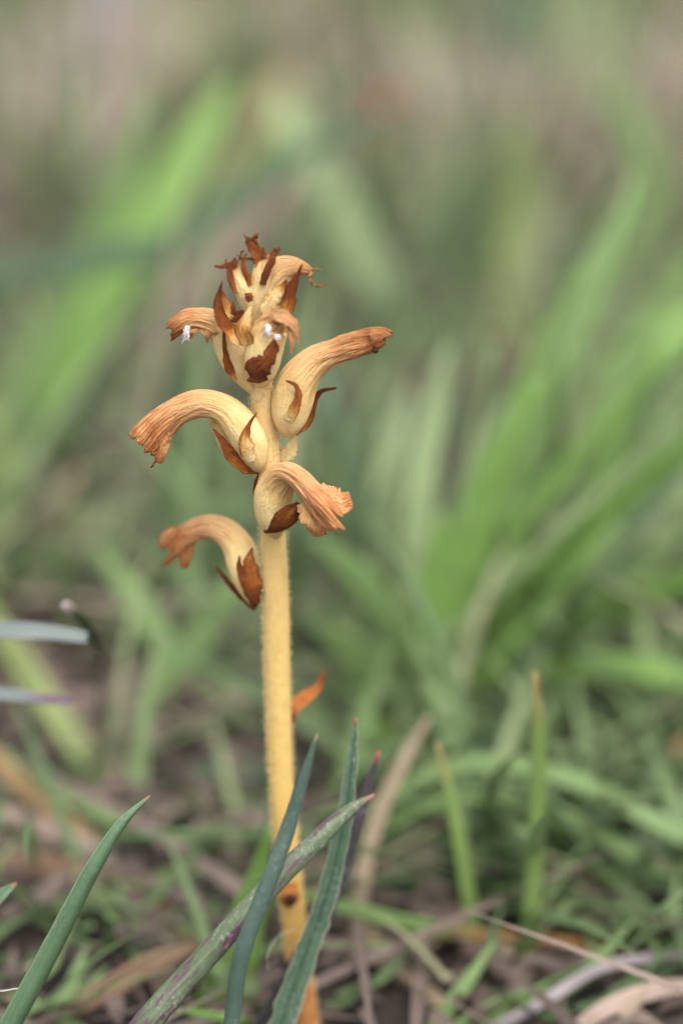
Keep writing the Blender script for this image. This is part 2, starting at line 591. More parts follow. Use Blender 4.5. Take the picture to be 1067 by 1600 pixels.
g = mesh_obj('ground', GV, grid_faces(len(ys), len(xs), False), GROUND, origin=np.zeros(3))
tag(g, 'bare brown soil with plant litter under the grass', kind='structure')

# ------------------------------------------------------------------ loose grass and litter (beyond counting)
def tint_mat(name, stops, trans=0.3, rough=0.55):
    m, nt, b = new_mat(name)
    tn = attr(nt, 'tint').outputs['Fac']
    v = attr(nt, 'age').outputs['Fac']
    nz = noise_tex(nt, objvec(nt), 260, 4, 0.6)
    colr = ramp(nt, math_(nt, 'MULTIPLY_ADD', math_(nt, 'SUBTRACT', nz, 0.5), 0.25, tn, clamp=True), stops)
    L(nt, colr, b.inputs['Base Color'])
    b.inputs['Roughness'].default_value = rough
    b.inputs['Specular IOR Level'].default_value = 0.3
    out = nt.nodes['Material Output']
    tr = N(nt, 'ShaderNodeBsdfTranslucent')
    L(nt, colr, tr.inputs['Color'])
    ms = N(nt, 'ShaderNodeMixShader')
    ms.inputs[0].default_value = trans
    L(nt, b.outputs[0], ms.inputs[1]); L(nt, tr.outputs[0], ms.inputs[2]); L(nt, ms.outputs[0], out.inputs['Surface'])
    return m

GRASS_STUFF = tint_mat('meadow_grass', [(0.0, (0.045, 0.075, 0.03)), (0.3, (0.095, 0.15, 0.06)), (0.55, (0.17, 0.24, 0.10)), (0.75, (0.29, 0.28, 0.17)), (1.0, (0.36, 0.285, 0.24))])
THATCH_STUFF = tint_mat('dry_thatch', [(0.0, (0.07, 0.05, 0.04)), (0.3, (0.16, 0.12, 0.10)), (0.55, (0.26, 0.20, 0.16)), (0.8, (0.33, 0.235, 0.15)), (1.0, (0.40, 0.25, 0.11))], 0.2)

def strips(name, base, az, length, lean, bend, width, tint, mat, lowlim=None, nseg=7):
    """many V-folded blades in one mesh: base (n,3), az heading, lean from upright at the foot, bend added to the tip"""
    n = len(base)
    t = np.linspace(0, 1, nseg + 1)
    ang = lean[:, None] + bend[:, None] * t[None, :] ** 1.3
    ds = (length / nseg)[:, None]
    hx = np.concatenate([np.zeros((n, 1)), np.cumsum(np.sin(ang[:, :-1]) * ds, 1)], 1)
    hz = np.concatenate([np.zeros((n, 1)), np.cumsum(np.cos(ang[:, :-1]) * ds, 1)], 1)
    hz = np.maximum(hz, (0.0005 - base[:, 2])[:, None] + 0.0 * hz)
    dx, dy = np.cos(az)[:, None], np.sin(az)[:, None]
    C = np.stack([base[:, 0, None] + hx * dx, base[:, 1, None] + hx * dy, base[:, 2, None] + hz], 2)
    sd = np.stack([-np.sin(az), np.cos(az), np.zeros(n)], 1)
    w = width[:, None] * 0.5 * (1 - t[None, :] ** 2.2 * 0.96) * (0.75 + 0.25 * np.minimum(t * 6, 1))[None, :]
    nrm = np.stack([-np.cos(ang) * dx, -np.cos(ang) * dy, np.sin(ang)], 2)
    Lf = C - sd[:, None, :] * w[:, :, None] + nrm * (w * 0.35)[:, :, None]
    Rt = C + sd[:, None, :] * w[:, :, None] + nrm * (w * 0.35)[:, :, None]
    V = np.stack([Lf, C, Rt], 2).reshape(-1, 3)
    m = nseg + 1
    idx = np.arange(n)[:, None] * (m * 3) + np.arange(nseg)[None, :] * 3
    idx = idx.reshape(-1)
    F = np.concatenate([np.stack([idx, idx + 1, idx + 4, idx + 3], 1), np.stack([idx + 1, idx + 2, idx + 5, idx + 4], 1)])
    me = bpy.data.meshes.new(name)
    me.vertices.add(len(V)); me.vertices.foreach_set('co', V.ravel())
    me.loops.add(F.size); me.loops.foreach_set('vertex_index', F.ravel().astype(np.int32))
    me.polygons.add(len(F)); me.polygons.foreach_set('loop_start', np.arange(0, F.size, 4, dtype=np.int32))
    for k, a in (('tint', np.repeat(tint, m * 3)), ('age', np.tile(np.repeat(t, 3), n))):
        at = me.attributes.new(k, 'FLOAT', 'POINT'); at.data.foreach_set('value', a.astype(np.float32))
    me.update(calc_edges=True)
    me.polygons.foreach_set('use_smooth', [True] * len(F))
    me.materials.append(mat)
    o = bpy.data.objects.new(name, me)
    COL.objects.link(o)
    return o

def sightline(y):
    """height of the lower edge of the view over the ground at depth y"""
    return 0.18 - (y + 0.30) * 0.60

def scatter(n, x0, x1, y0, y1):
    return np.stack([rng.uniform(x0, x1, n), rng.uniform(y0, y1, n), np.full(n, -0.004)], 1)

# dry thatch lying low everywhere
base = np.concatenate([scatter(1700, -0.28, 0.28, 0.05, 1.3), scatter(190, -0.2, 0.2, -0.12, 0.09), scatter(3600, -1.1, 1.1, -0.6, 2.2)])
n = len(base)
o = strips('dry_thatch', base, rng.uniform(0, 2 * math.pi, n), rng.uniform(0.03, 0.09, n), rng.uniform(1.25, 1.52, n),
           rng.uniform(0.0, 0.5, n), np.where(base[:, 1] < 0.09, 0.9, 1.0) * rng.uniform(0.0008, 0.0034, n), np.clip(rng.normal(0.27, 0.27, n), 0, 1), THATCH_STUFF)
tag(o, 'brown and grey dead grass lying over the soil', kind='stuff')

base = np.concatenate([scatter(3800, -0.16, 0.16, -0.1, 0.3), scatter(2500, -0.5, 0.5, -0.4, 1.0)])
n = len(base)
base[:, 2] = rng.uniform(-0.004, 0.002, n)
o = strips('plant_litter', base, rng.uniform(0, 2 * math.pi, n), rng.uniform(0.003, 0.014, n), rng.uniform(1.2, 1.75, n),
           rng.uniform(-0.4, 0.5, n), rng.uniform(0.001, 0.0045, n), np.clip(rng.normal(0.07, 0.24, n), 0, 1), THATCH_STUFF, nseg=3)
tag(o, 'crumbs of brown leaf litter covering the soil around the stem', kind='stuff')

# green grass in tussocks, none between the lens and the flower
pos, az, ln, le, be, wd, ti = [], [], [], [], [], [], []
def tussock(x, y, k, h, spread, tint, w):
    a = rng.uniform(0, 2 * math.pi, k)
    r = np.abs(rng.normal(0, spread, k))
    pos.append(np.stack([x + r * np.cos(a), y + r * np.sin(a), np.full(k, -0.004)], 1))
    az.append(a + rng.normal(0, 0.5, k)); ln.append(h * rng.uniform(0.55, 1.1, k)); le.append(np.abs(rng.normal(0.22, 0.2, k)))
    be.append(np.abs(rng.normal(0.7, 0.45, k))); wd.append(w * rng.uniform(0.6, 1.3, k)); ti.append(np.clip(rng.normal(tint, 0.13, k), 0, 1))
for _ in range(250):
    y = rng.uniform(0.42, 1.35) if _ < 210 else rng.uniform(0.3, 2.2)
    hwid = 0.125 * (y + 0.42) * 1.4 if _ < 210 else 1.0
    x = rng.uniform(-hwid, hwid)
    tussock(x, y, int(rng.integers(10, 26)), rng.uniform(0.03, 0.075), 0.02, rng.uniform(0.3, 1.25), 0.0042)
for _ in range(165):                                   # low arching shoots just behind the stem
    y = rng.uniform(0.05, 0.42) if _ < 120 else rng.uniform(0.05, 0.16)
    x = rng.uniform(-1, 1) * 0.125 * (y + 0.42) * 1.4
    if 0.15 < y and rng.uniform() < 0.5:
        continue
    if (y < 0.10 and rng.uniform() < 0.6) or (x < 0.012 and y < 0.13):
        continue
    k = int(rng.integers(3, 8))
    tussock(x, y, k, rng.uniform(0.035, 0.07) if y < 0.3 else 0.05, 0.012, rng.uniform(0.2, 0.65), 0.0036)
    le[-1] = np.clip(rng.normal(0.75, 0.35, k), 0.1, 1.3); be[-1] = rng.uniform(0.2, 1.0, k)
    if y < 0.12: le[-1] = rng.uniform(0.8, 1.3, k); be[-1] = rng.uniform(0.1, 0.5, k)
for _ in range(90):                                    # around and behind the lens: short, below the line of sight
    x, y = rng.uniform(-0.9, 0.9), rng.uniform(-0.6, 0.06)
    if abs(x) < 0.07 and y > -0.07: continue
    lim = sightline(max(y, -0.25))
    if abs(x) < 0.16 and y < 0.06:
        h = min(0.05, max(0.0, lim - 0.012))
        if h < 0.012: continue
    else:
        h = rng.uniform(0.04, 0.09) if abs(x) > 0.26 else 0.02
    tussock(x, y, 14, h, 0.012, rng.uniform(0.25, 0.7), 0.003)
for _ in range(46):                                    # lower right: arching blades over dark hollows
    y, x = rng.uniform(0.03, 0.10), rng.uniform(0.008, 0.07)
    k = int(rng.integers(2, 6))
    tussock(x, y, k, rng.uniform(0.03, 0.055), 0.006, rng.uniform(0.1, 0.5), 0.0032)
    le[-1] = rng.uniform(0.7, 1.25, k); be[-1] = rng.uniform(0.1, 0.6, k)
for _ in range(42):                                   # narrow blades sweeping up and to the right
    y = rng.uniform(0.11, 0.40)
    x = rng.uniform(-0.6, 1) * 0.125 * (y + 0.32) * 1.25
    k = int(rng.integers(2, 5))
    tussock(x, y, k, rng.uniform(0.06, 0.12), 0.006, rng.uniform(0.1, 0.85), 0.0026)
    az[-1] = rng.normal(0.1, 0.7, k); le[-1] = np.abs(rng.normal(0.45, 0.22, k)); be[-1] = rng.uniform(-0.05, 0.5, k)
for _ in range(60):                                    # low thin shoots among the litter round the stem foot
    y, x = rng.uniform(0.004, 0.075), rng.uniform(-0.06, 0.065)
    k = int(rng.integers(2, 5))
    tussock(x, y, k, rng.uniform(0.014, 0.034), 0.005, rng.uniform(0.1, 0.5), 0.0021)
    le[-1] = rng.uniform(0.5, 1.25, k); be[-1] = rng.uniform(0.0, 0.6, k)
pos, az, ln, le, be, wd, ti = map(np.concatenate, (pos, az, ln, le, be, wd, ti))
o = strips('grass', pos, az, ln, le, be, wd, ti, GRASS_STUFF)
tag(o, 'soft green meadow grass filling the ground behind the flower', kind='stuff')
base = np.concatenate([scatter(1500, -0.25, 0.25, 0.05, 1.2)])
n = len(base)
o = strips('grass', base, rng.uniform(0, 2 * math.pi, n), rng.uniform(0.02, 0.06, n), np.abs(rng.normal(0.5, 0.3, n)),
           np.abs(rng.normal(0.8, 0.4, n)), rng.uniform(0.0015, 0.0034, n), np.clip(rng.normal(0.45, 0.2, n), 0, 1), GRASS_STUFF)
tag(o, 'short scattered grass shoots between the taller tufts', kind='stuff')

# ------------------------------------------------------------------ blurred leaves behind the flower
LEAF_BRIGHT = leaf('fresh_grass_leaf', (0.17, 0.30, 0.07), (0.26, 0.42, 0.12), trans=0.35)
LEAF_MID = leaf('green_grass_leaf', (0.14, 0.23, 0.08), (0.21, 0.31, 0.115), trans=0.35)
LEAF_PALE = leaf('pale_grass_leaf', (0.22, 0.30, 0.14), (0.32, 0.40, 0.20), trans=0.35)
LEAF_COOL = leaf('bluish_grass_leaf', (0.06, 0.105, 0.055), (0.10, 0.155, 0.085), trans=0.25)
LEAF_YELLOW = leaf('yellowing_grass_leaf', (0.20, 0.26, 0.085), (0.28, 0.33, 0.13), trans=0.3)
DRY = leaf('dry_tan_leaf', (0.28, 0.20, 0.12), (0.44, 0.34, 0.22), trans=0.25, rough=0.65)
DRY_ORANGE = leaf('dry_orange_leaf', (0.34, 0.22, 0.10), (0.46, 0.31, 0.16), trans=0.25, rough=0.65)
TAN = leaf('weathered_tan_leaf', (0.17, 0.125, 0.08), (0.30, 0.235, 0.155), trans=0.2, rough=0.7)
BROWN = leaf('brown_dead_leaf', (0.10, 0.06, 0.035), (0.22, 0.14, 0.085), trans=0.1, rough=0.7)
DRY_GREY = leaf('dry_grey_stalk', (0.20, 0.17, 0.17), (0.32, 0.28, 0.28), trans=0.1, rough=0.7)
DRY_PINK = leaf('dry_pinkish_leaf', (0.34, 0.24, 0.19), (0.46, 0.36, 0.30), trans=0.2, rough=0.7)
GREEN_ORANGE = leaf('half_dry_leaf', (0.12, 0.20, 0.06), (0.18, 0.27, 0.09), tip=(0.44, 0.25, 0.10), tip_at=0.58, tip_soft=0.06)
GREEN_DRYTIP = leaf('dry_tipped_leaf', (0.15, 0.25, 0.065), (0.24, 0.35, 0.11), tip=(0.36, 0.25, 0.11), tip_at=0.90, tip_soft=0.08)
RED_TIP = leaf('red_speck', (0.30, 0.05, 0.04), (0.42, 0.09, 0.06), trans=0.2)

# the big tuft right of the stem
gt = empty('grass_tuft', (Q(700, 1080, 108)[0], 0.11, 0), 'big blurred tuft of bright broad grass blades fanning out right of the flower', 'grass tuft')
fan = [
    # pixels (px, py, mm), widths px, material
    ([(690, 1100, 108), (790, 950, 104), (920, 830, 98), (1067, 700, 92), (1200, 600, 88)], (36, 34, 30, 26, 6), LEAF_BRIGHT),
    ([(700, 1090, 112), (770, 850, 116), (850, 640, 122), (930, 430, 130), (1000, 270, 140)], (38, 38, 36, 34, 6), LEAF_MID),
    ([(650, 1100, 114), (648, 900, 118), (665, 700, 124), (700, 540, 130)], (30, 32, 30, 6), LEAF_PALE),
    ([(690, 1100, 118), (720, 900, 124), (770, 720, 132), (850, 520, 142)], (32, 36, 34, 6), LEAF_PALE),
    ([(620, 1090, 120), (600, 900, 126), (606, 740, 132), (640, 600, 140)], (26, 32, 30, 6), LEAF_PALE),
    ([(720, 1080, 120), (830, 840, 128), (950, 620, 138), (1080, 420, 150)], (28, 30, 28, 6), LEAF_MID),
    ([(730, 1090, 106), (820, 1055, 100), (930, 1042, 92), (1040, 1052, 84), (1150, 1090, 78)], (26, 28, 28, 26, 6), LEAF_BRIGHT),
    ([(730, 1070, 116), (850, 1000, 112), (960, 950, 108), (1067, 905, 104), (1160, 880, 100)], (26, 32, 32, 30, 6), LEAF_BRIGHT),
    ([(700, 1090, 104), (710, 960, 100), (740, 830, 98), (790, 690, 96), (850, 590, 94)], (36, 40, 38, 30, 6), LEAF_BRIGHT),
    ([(670, 1110, 102), (640, 1020, 98), (600, 950, 95), (540, 880, 92), (490, 840, 90)], (30, 36, 34, 26, 6), LEAF_MID),
    ([(680, 1110, 104), (690, 1000, 100), (680, 900, 98), (690, 800, 96)], (40, 46, 40, 8), LEAF_BRIGHT),
    ([(640, 1110, 100), (590, 1060, 96), (540, 1010, 92), (500, 980, 88)], (34, 42, 34, 8), LEAF_MID),
    ([(740, 1090, 128), (880, 880, 140), (1000, 730, 150), (1130, 560, 162)], (26, 30, 28, 6), LEAF_MID),
    ([(630, 1120, 108), (560, 1090, 110), (500, 1050, 110), (420, 1040, 108)], (26, 30, 28, 6), LEAF_PALE),
    ([(740, 1060, 132), (880, 760, 146), (1010, 560, 160), (1140, 430, 172)], (26, 30, 28, 6), LEAF_BRIGHT),
    ([(700, 1110, 98), (660, 1130, 92), (600, 1150, 86), (520, 1190, 80)], (40, 44, 36, 8), LEAF_BRIGHT),
    ([(640, 1000, 130), (560, 800, 136), (520, 640, 140), (500, 560, 144)], (26, 28, 26, 6), LEAF_COOL),
]
fr = random.Random(21)
for k in range(40):                                    # thinner blades through the same tuft
    x0, d0 = fr.uniform(590, 790), fr.uniform(98, 150)
    a = math.radians(fr.gauss(58, 24)); l_ = fr.uniform(320, 760); bend = fr.uniform(-0.5, 0.15); w_ = fr.uniform(8, 16)
    pts, x, y = [(x0, 1090, d0)], x0, 1090
    for q in range(4):
        x += l_ / 4 * math.cos(a + bend * q / 3); y -= l_ / 4 * math.sin(a + bend * q / 3)
        pts.append((x, y, d0 + fr.uniform(-1, 1) + (q + 1) * (d0 - 112) * 0.12))
    fan.append((pts, (w_ * 0.9, w_, w_, w_ * 0.8, 4), LEAF_COOL if d0 > 132 else fr.choice((LEAF_MID, LEAF_PALE, LEAF_BRIGHT, LEAF_BRIGHT))))
for k, (pts, w, m) in enumerate(fan):
    w = [q * 1.6 for q in w]
    qblade('blade', pts, w, m, gt, root=(0, 4), twist=(random.uniform(-20, 20), random.uniform(-30, 30)), fold=0.25, ns=26, na=5, seed=k, thick=0.0003)

lone = [
    # name, label, category, points, widths, material, root offset
    ('grass_leaf', 'pale green broad blade slanting down right above the flower, blurred', [(650, 560, 300), (590, 440, 306), (520, 310, 312), (450, 190, 318), (420, 130, 320)], (34, 36, 38, 34, 10), LEAF_PALE),
    ('grass_leaf', 'yellowish green blade standing upright right of the flower top', [(775, 640, 300), (790, 480, 304), (806, 330, 308), (808, 190, 312)], (32, 34, 36, 20), LEAF_YELLOW),
    ('grass_leaf', 'dark bluish blade upright at the top edge, above the yellowish one', [(815, 360, 500), (805, 200, 504), (800, 60, 508), (800, -60, 512)], (44, 48, 48, 44), LEAF_COOL),
    ('grass_leaf', 'dull green blade arching from the left edge over the flower top', [(-80, 470, 215), (0, 430, 215), (130, 405, 215), (270, 380, 215), (400, 290, 216), (520, 215, 218), (640, 170, 220)], (28, 30, 30, 28, 24, 20, 5), LEAF_COOL),
    ('grass_leaf', 'fresh green blade slanting up right, brightest one left of the flower top', [(20, 720, 240), (110, 560, 245), (220, 370, 250), (310, 220, 256), (360, 130, 260)], (34, 40, 44, 40, 8), LEAF_BRIGHT),
    ('grass_leaf', 'broad soft green blade rising from the left edge below the arching one', [(-60, 720, 240), (30, 600, 244), (110, 460, 248), (190, 290, 252), (240, 130, 256)], (40, 44, 42, 36, 8), LEAF_MID),
    ('grass_leaf', 'thin green blade leaning over the pinkish stalk at upper left', [(250, 520, 320), (330, 390, 326), (410, 250, 332), (450, 150, 336)], (26, 28, 26, 6), LEAF_MID),
    ('grass_leaf', 'long green blade bending over near the upper right corner', [(860, 640, 340), (940, 460, 350), (1010, 330, 356), (1000, 210, 360), (930, 110, 362)], (34, 36, 34, 30, 6), LEAF_MID),
    ('grass_leaf', 'green blade leaving the right edge halfway up the photo', [(880, 740, 230), (960, 600, 236), (1030, 480, 244), (1120, 340, 250)], (30, 32, 30, 6), LEAF_MID),
    ('grass_leaf', 'yellow green blade hugging the left edge beside the orange leaf', [(30, 960, 170), (20, 860, 172), (8, 740, 174), (-20, 620, 176)], (24, 28, 24, 6), LEAF_YELLOW),
    ('grass_leaf', 'yellow green blade running down right below the pale blue leaf', [(180, 1230, 80), (110, 1150, 84), (50, 1060, 88), (0, 980, 90), (-40, 900, 92)], (26, 28, 28, 24, 6), LEAF_YELLOW),
    ('grass_leaf', 'green blade slanting down right behind the lowest withered flower', [(330, 1110, 105), (260, 1010, 108), (200, 920, 112), (150, 850, 114)], (26, 28, 26, 6), LEAF_MID),
    ('grass_leaf', 'green blade crossing up right behind the lowest withered flower', [(180, 1160, 100), (260, 1060, 104), (340, 960, 108), (400, 850, 112)], (26, 30, 26, 6), LEAF_MID),
    ('grass_leaf', 'dark green blade crossing low behind the curled left flower', [(60, 900, 190), (180, 820, 192), (300, 740, 194), (400, 700, 196)], (30, 34, 30, 6), LEAF_COOL),
    ('grass_leaf', 'longest green blade arching down to the right edge low in the photo', [(560, 1290, 52), (700, 1200, 52), (830, 1200, 50), (960, 1250, 46), (1100, 1330, 42)], (16, 24, 28, 30, 30), LEAF_MID),
    ('grass_leaf', 'green blade arching below the longest one at the lower right edge', [(500, 1360, 50), (620, 1280, 48), (760, 1245, 46), (900, 1285, 44), (1000, 1345, 42), (1100, 1420, 40)], (20, 26, 28, 30, 30, 28), LEAF_MID),
    ('grass_leaf', 'dark green blade arching lowest behind the dry orange tipped leaf', [(480, 1330, 60), (620, 1310, 58), (760, 1300, 56), (880, 1340, 54)], (24, 28, 28, 8), LEAF_COOL),
    ('grass_leaf', 'broad bright green leaf standing right behind the stem foot', [(320, 1640, 18), (355, 1540, 17), (388, 1420, 16), (425, 1285, 15)], (100, 84, 52, 6), LEAF_BRIGHT),
    ('grass_leaf', 'thin bright green leaf lying across the bottom edge left of the stem', [(470, 1612, 4), (400, 1600, 2), (330, 1588, 0), (268, 1576, -2)], (12, 16, 14, 4), LEAF_BRIGHT),
    ('grass_leaf', 'tall thin green blade with brown tip, upright at lower right', [(812, 1570, 24), (826, 1450, 22), (838, 1300, 20), (842, 1160, 18), (836, 1050, 17)], (24, 28, 26, 24, 6), GREEN_DRYTIP),
    ('grass_leaf', 'thin green blade with long dry orange tip, left of the tall one', [(745, 1560, 28), (735, 1430, 26), (718, 1320, 24), (700, 1230, 23), (682, 1160, 22)], (22, 24, 22, 18, 4), GREEN_DRYTIP),
    ('grass_leaf', 'blade lying level low right, green half and orange dry half', [(440, 1395, 22), (540, 1418, 22), (650, 1445, 22), (770, 1464, 22), (890, 1474, 24), (1010, 1492, 26)], (20, 24, 26, 26, 22, 6), GREEN_ORANGE),
    ('grass_leaf', 'short green blade pointing up right at lower right', [(820, 1620, 10), (880, 1550, 12), (935, 1500, 14), (990, 1438, 16)], (30, 30, 22, 4), LEAF_MID),
    ('grass_leaf', 'short green blade tip under the level half dry one', [(660, 1640, 6), (705, 1570, 8), (740, 1520, 10), (775, 1470, 12)], (30, 28, 20, 4), LEAF_MID),
    ('grass_leaf', 'broad green leaf low at the bottom edge right of centre', [(680, 1640, 2), (770, 1585, 6), (860, 1550, 10), (930, 1530, 14)], (44, 48, 36, 6), LEAF_MID),
    ('grass_leaf', 'green blade rising behind the tips of the crossed leaves', [(500, 1330, 70), (540, 1220, 72), (570, 1120, 76), (610, 1010, 80)], (28, 32, 28, 6), LEAF_MID),
    ('grass_leaf', 'green blade running level behind the lower stem', [(520, 1320, 70), (420, 1290, 68), (320, 1270, 66), (200, 1265, 64)], (26, 30, 28, 6), LEAF_MID),
    ('grass_leaf', 'cool green blade running level behind the bare stem, above the crossed leaves', [(560, 1190, 84), (460, 1200, 82), (350, 1210, 80), (230, 1215, 78)], (28, 30, 28, 6), LEAF_COOL),
    ('grass_leaf', 'pale blade passing the top right corner, greyish', [(880, 260, 700), (905, 120, 704), (915, 0, 708), (930, -120, 712)], (44, 46, 44, 40), LEAF_PALE),
    ('dead_leaf', 'tan dry leaf bent upright between the crossed leaves and the lower right blades', [(560, 1640, 20), (556, 1540, 24), (562, 1400, 30), (590, 1280, 36), (630, 1190, 40), (670, 1120, 44)], (28, 28, 25, 23, 20, 8), TAN),
    ('dead_leaf', 'tan orange dry leaf slanting down right at lower left', [(-40, 1170, 70), (40, 1230, 62), (150, 1330, 52), (240, 1420, 42), (310, 1490, 34)], (28, 32, 34, 36, 30), DRY_ORANGE),
    ('dead_leaf', 'pinkish dry leaf above the orange one at lower left', [(-60, 1190, 85), (60, 1240, 78), (200, 1300, 70), (380, 1370, 60)], (30, 34, 30, 10), DRY_PINK),
    ('dead_leaf', 'pinkish dry stalk slanting behind the top of the flower', [(120, 690, 300), (200, 590, 300), (290, 470, 300), (370, 370, 300), (460, 270, 300)], (36, 42, 42, 38, 12), DRY_PINK),
    ('dead_leaf', 'orange dry leaf standing left of the curled left flower', [(90, 900, 150), (105, 820, 152), (116, 760, 154), (120, 725, 156)], (18, 22, 18, 6), TAN),
    ('dead_leaf', 'pale pinkish leaf scrap lying beyond the grass at left', [(140, 1150, 110), (165, 1110, 112), (195, 1070, 114)], (20, 46, 14), DRY_PINK),
    ('dead_stalk', 'grey stalk leaning at the upper left corner', [(40, 330, 560), (90, 200, 560), (140, 80, 560), (190, -40, 560)], (34, 36, 34, 32), DRY_GREY),
    ('dead_leaf', 'small orange leaf tip in the blur above the flower', [(400, 190, 420), (425, 155, 420), (440, 110, 422)], (14, 34, 8), DRY_ORANGE),
    ('dead_stalk', 'purplish dry stalk leaving the bottom right corner', [(560, 1660, -2), (760, 1612, 2), (860, 1558, 6), (940, 1512, 10), (1080, 1490, 16)], (16, 18, 20, 18, 14), DRY_GREY),
    ('dead_leaf', 'brown dry leaf lying level beyond the tall thin blade at lower right', [(760, 1240, 90), (860, 1180, 90), (960, 1140, 92), (1050, 1120, 94)], (20, 30, 28, 8), DRY_PINK),
    ('dead_leaf', 'orange brown dry leaf at the right edge below the tuft', [(1000, 1260, 70), (1030, 1210, 70), (1067, 1170, 72), (1100, 1140, 74)], (24, 36, 36, 20), DRY_ORANGE),
    ('dead_leaf', 'curled tan leaf behind the orange foot of the stem', [(350, 1560, 26), (380, 1515, 24), (415, 1490, 22), (450, 1478, 20)], (10, 14, 12, 5), DRY_ORANGE),
    ('dead_leaf', 'dry pinkish straw crossing the bottom left of the stem foot', [(260, 1620, 16), (340, 1575, 14), (400, 1545, 12), (440, 1520, 10)], (10, 13, 11, 4), DRY_PINK),
    ('dead_leaf', 'red leaf speck in the blur at the top centre', [(590, 190, 460), (600, 168, 460), (612, 140, 462)], (10, 22, 6), RED_TIP),
    ('dead_leaf', 'brown curled leaf lying right of the stem foot at the bottom edge', [(600, 1640, 12), (650, 1560, 16), (600, 1500, 22), (575, 1460, 26)], (20, 26, 24, 10), DRY),
    ('dead_leaf', 'long pinkish straw leaf bending down right, lowest of the pale ones at lower left', [(-60, 1262, 60), (60, 1290, 54), (170, 1345, 48), (250, 1420, 42), (300, 1500, 36)], (26, 30, 28, 26, 14), DRY_PINK),
    ('dead_leaf', 'brown leaf lying level at the left edge under the pale straw leaves', [(-60, 1360, 44), (60, 1352, 44), (190, 1380, 42), (270, 1410, 42)], (34, 40, 32, 8), BROWN),
    ('dead_leaf', 'rust brown leaf lying low behind the long blotched leaf at the bottom left', [(90, 1590, 6), (170, 1545, 10), (250, 1500, 14), (320, 1480, 18)], (30, 40, 32, 8), BROWN),
    ('dead_leaf', 'tan leaf slanting down right from the stem foot to the bottom edge', [(575, 1450, 28), (620, 1510, 20), (690, 1570, 12), (760, 1640, 6)], (12, 24, 24, 16), DRY),
    ('dead_leaf', 'brown leaf lying behind the two short green tips at the bottom right', [(590, 1500, 34), (700, 1510, 32), (800, 1530, 30), (880, 1560, 28)], (14, 30, 28, 8), BROWN),
    ('dead_leaf', 'pinkish leaf in the bottom right corner below the purplish stalk', [(860, 1640, 2), (950, 1575, 4), (1040, 1545, 8), (1120, 1545, 10)], (20, 30, 28, 20), DRY_PINK),
    ('dead_leaf', 'curled brown leaf at the right edge above the purplish stalk', [(960, 1520, 26), (1010, 1490, 28), (1060, 1470, 30), (1110, 1440, 32)], (10, 26, 26, 14), BROWN),
    ('grass_leaf', 'green blade lying down left across the straw at lower left', [(400, 1330, 58), (300, 1320, 58), (200, 1290, 58), (90, 1240, 60), (0, 1170, 62)], (20, 24, 24, 20, 5), LEAF_MID),
    ('grass_leaf', 'olive blade crossing low behind the smooth leaf at lower left', [(60, 1440, 40), (160, 1400, 42), (270, 1370, 46), (380, 1360, 50)], (18, 24, 22, 5), LEAF_YELLOW),
    ('grass_leaf', 'green blade rising behind the tall thin blade toward the right edge', [(870, 1480, 46), (920, 1380, 48), (990, 1300, 50), (1080, 1240, 52)], (20, 26, 24, 6), LEAF_COOL),
    ('dead_leaf', 'pinkish leaf scrap lying in the dark hollow between the lower right blades', [(770, 1440, 52), (800, 1420, 52), (850, 1400, 54)], (12, 30, 10), DRY_PINK),
]
for k, (nm, lab, pts, w, m) in enumerate(lone):
    if pts[0][2] > 70: w = [q * 1.55 for q in w]
    o = qblade(nm, pts, w, m, None, root=(0, 3), fold=0.22, ns=30, na=5, seed=20 + k, thick=0.0003,
               twist=(random.uniform(-15, 15), random.uniform(-20, 20)))
    cat = {'grass_leaf': 'grass blade', 'dead_leaf': 'dead leaf', 'dead_stalk': 'dry stalk'}[nm]
    grp = {'grass_leaf': 'blurred grass blades around the flower', 'dead_leaf': 'dead leaves in the grass', 'dead_stalk': 'dry stalks in the grass'}[nm]
    tag(o, lab, cat, grp)

# ------------------------------------------------------------------ sharp grey-green leaves in front
G1 = leaf('grey_green_leaf', (0.05, 0.08, 0.035), (0.10, 0.135, 0.07), tip=(0.26, 0.09, 0.08), tip_at=0.985, tip_soft=0.012, purple=0.45, specks=0.3, rough=0.5, trans=0.0, streak=40)
G2 = leaf('blue_green_leaf', (0.042, 0.075, 0.055), (0.075, 0.115, 0.09), tip=(0.16, 0.13, 0.08), tip_at=0.985, tip_soft=0.014, specks=0.18, rough=0.45, trans=0.0, node=0.30)
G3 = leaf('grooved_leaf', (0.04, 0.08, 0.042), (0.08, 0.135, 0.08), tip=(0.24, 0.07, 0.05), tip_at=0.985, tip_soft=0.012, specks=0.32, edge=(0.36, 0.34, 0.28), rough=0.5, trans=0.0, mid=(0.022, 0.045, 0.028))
G4 = leaf('purple_leaf', (0.022, 0.018, 0.022), (0.045, 0.045, 0.04), tip=(0.26, 0.05, 0.05), tip_at=0.975, tip_soft=0.015, purple=0.2, specks=0.2, rough=0.5, trans=0.0)
G5 = leaf('smooth_green_leaf', (0.038, 0.08, 0.036), (0.07, 0.125, 0.062), tip=(0.20, 0.09, 0.06), tip_at=0.985, tip_soft=0.012, specks=0.08, edge=(0.13, 0.19, 0.10), rough=0.45, trans=0.0)
G6 = leaf('pale_blue_leaf', (0.17, 0.205, 0.195), (0.25, 0.28, 0.265), purple=0.0, rough=0.4, trans=0.1)
G7 = leaf('pale_blue_leaf_purple', (0.15, 0.18, 0.175), (0.23, 0.25, 0.245), tip=(0.16, 0.10, 0.14), tip_at=0.93, tip_soft=0.03, rough=0.4, trans=0.1)
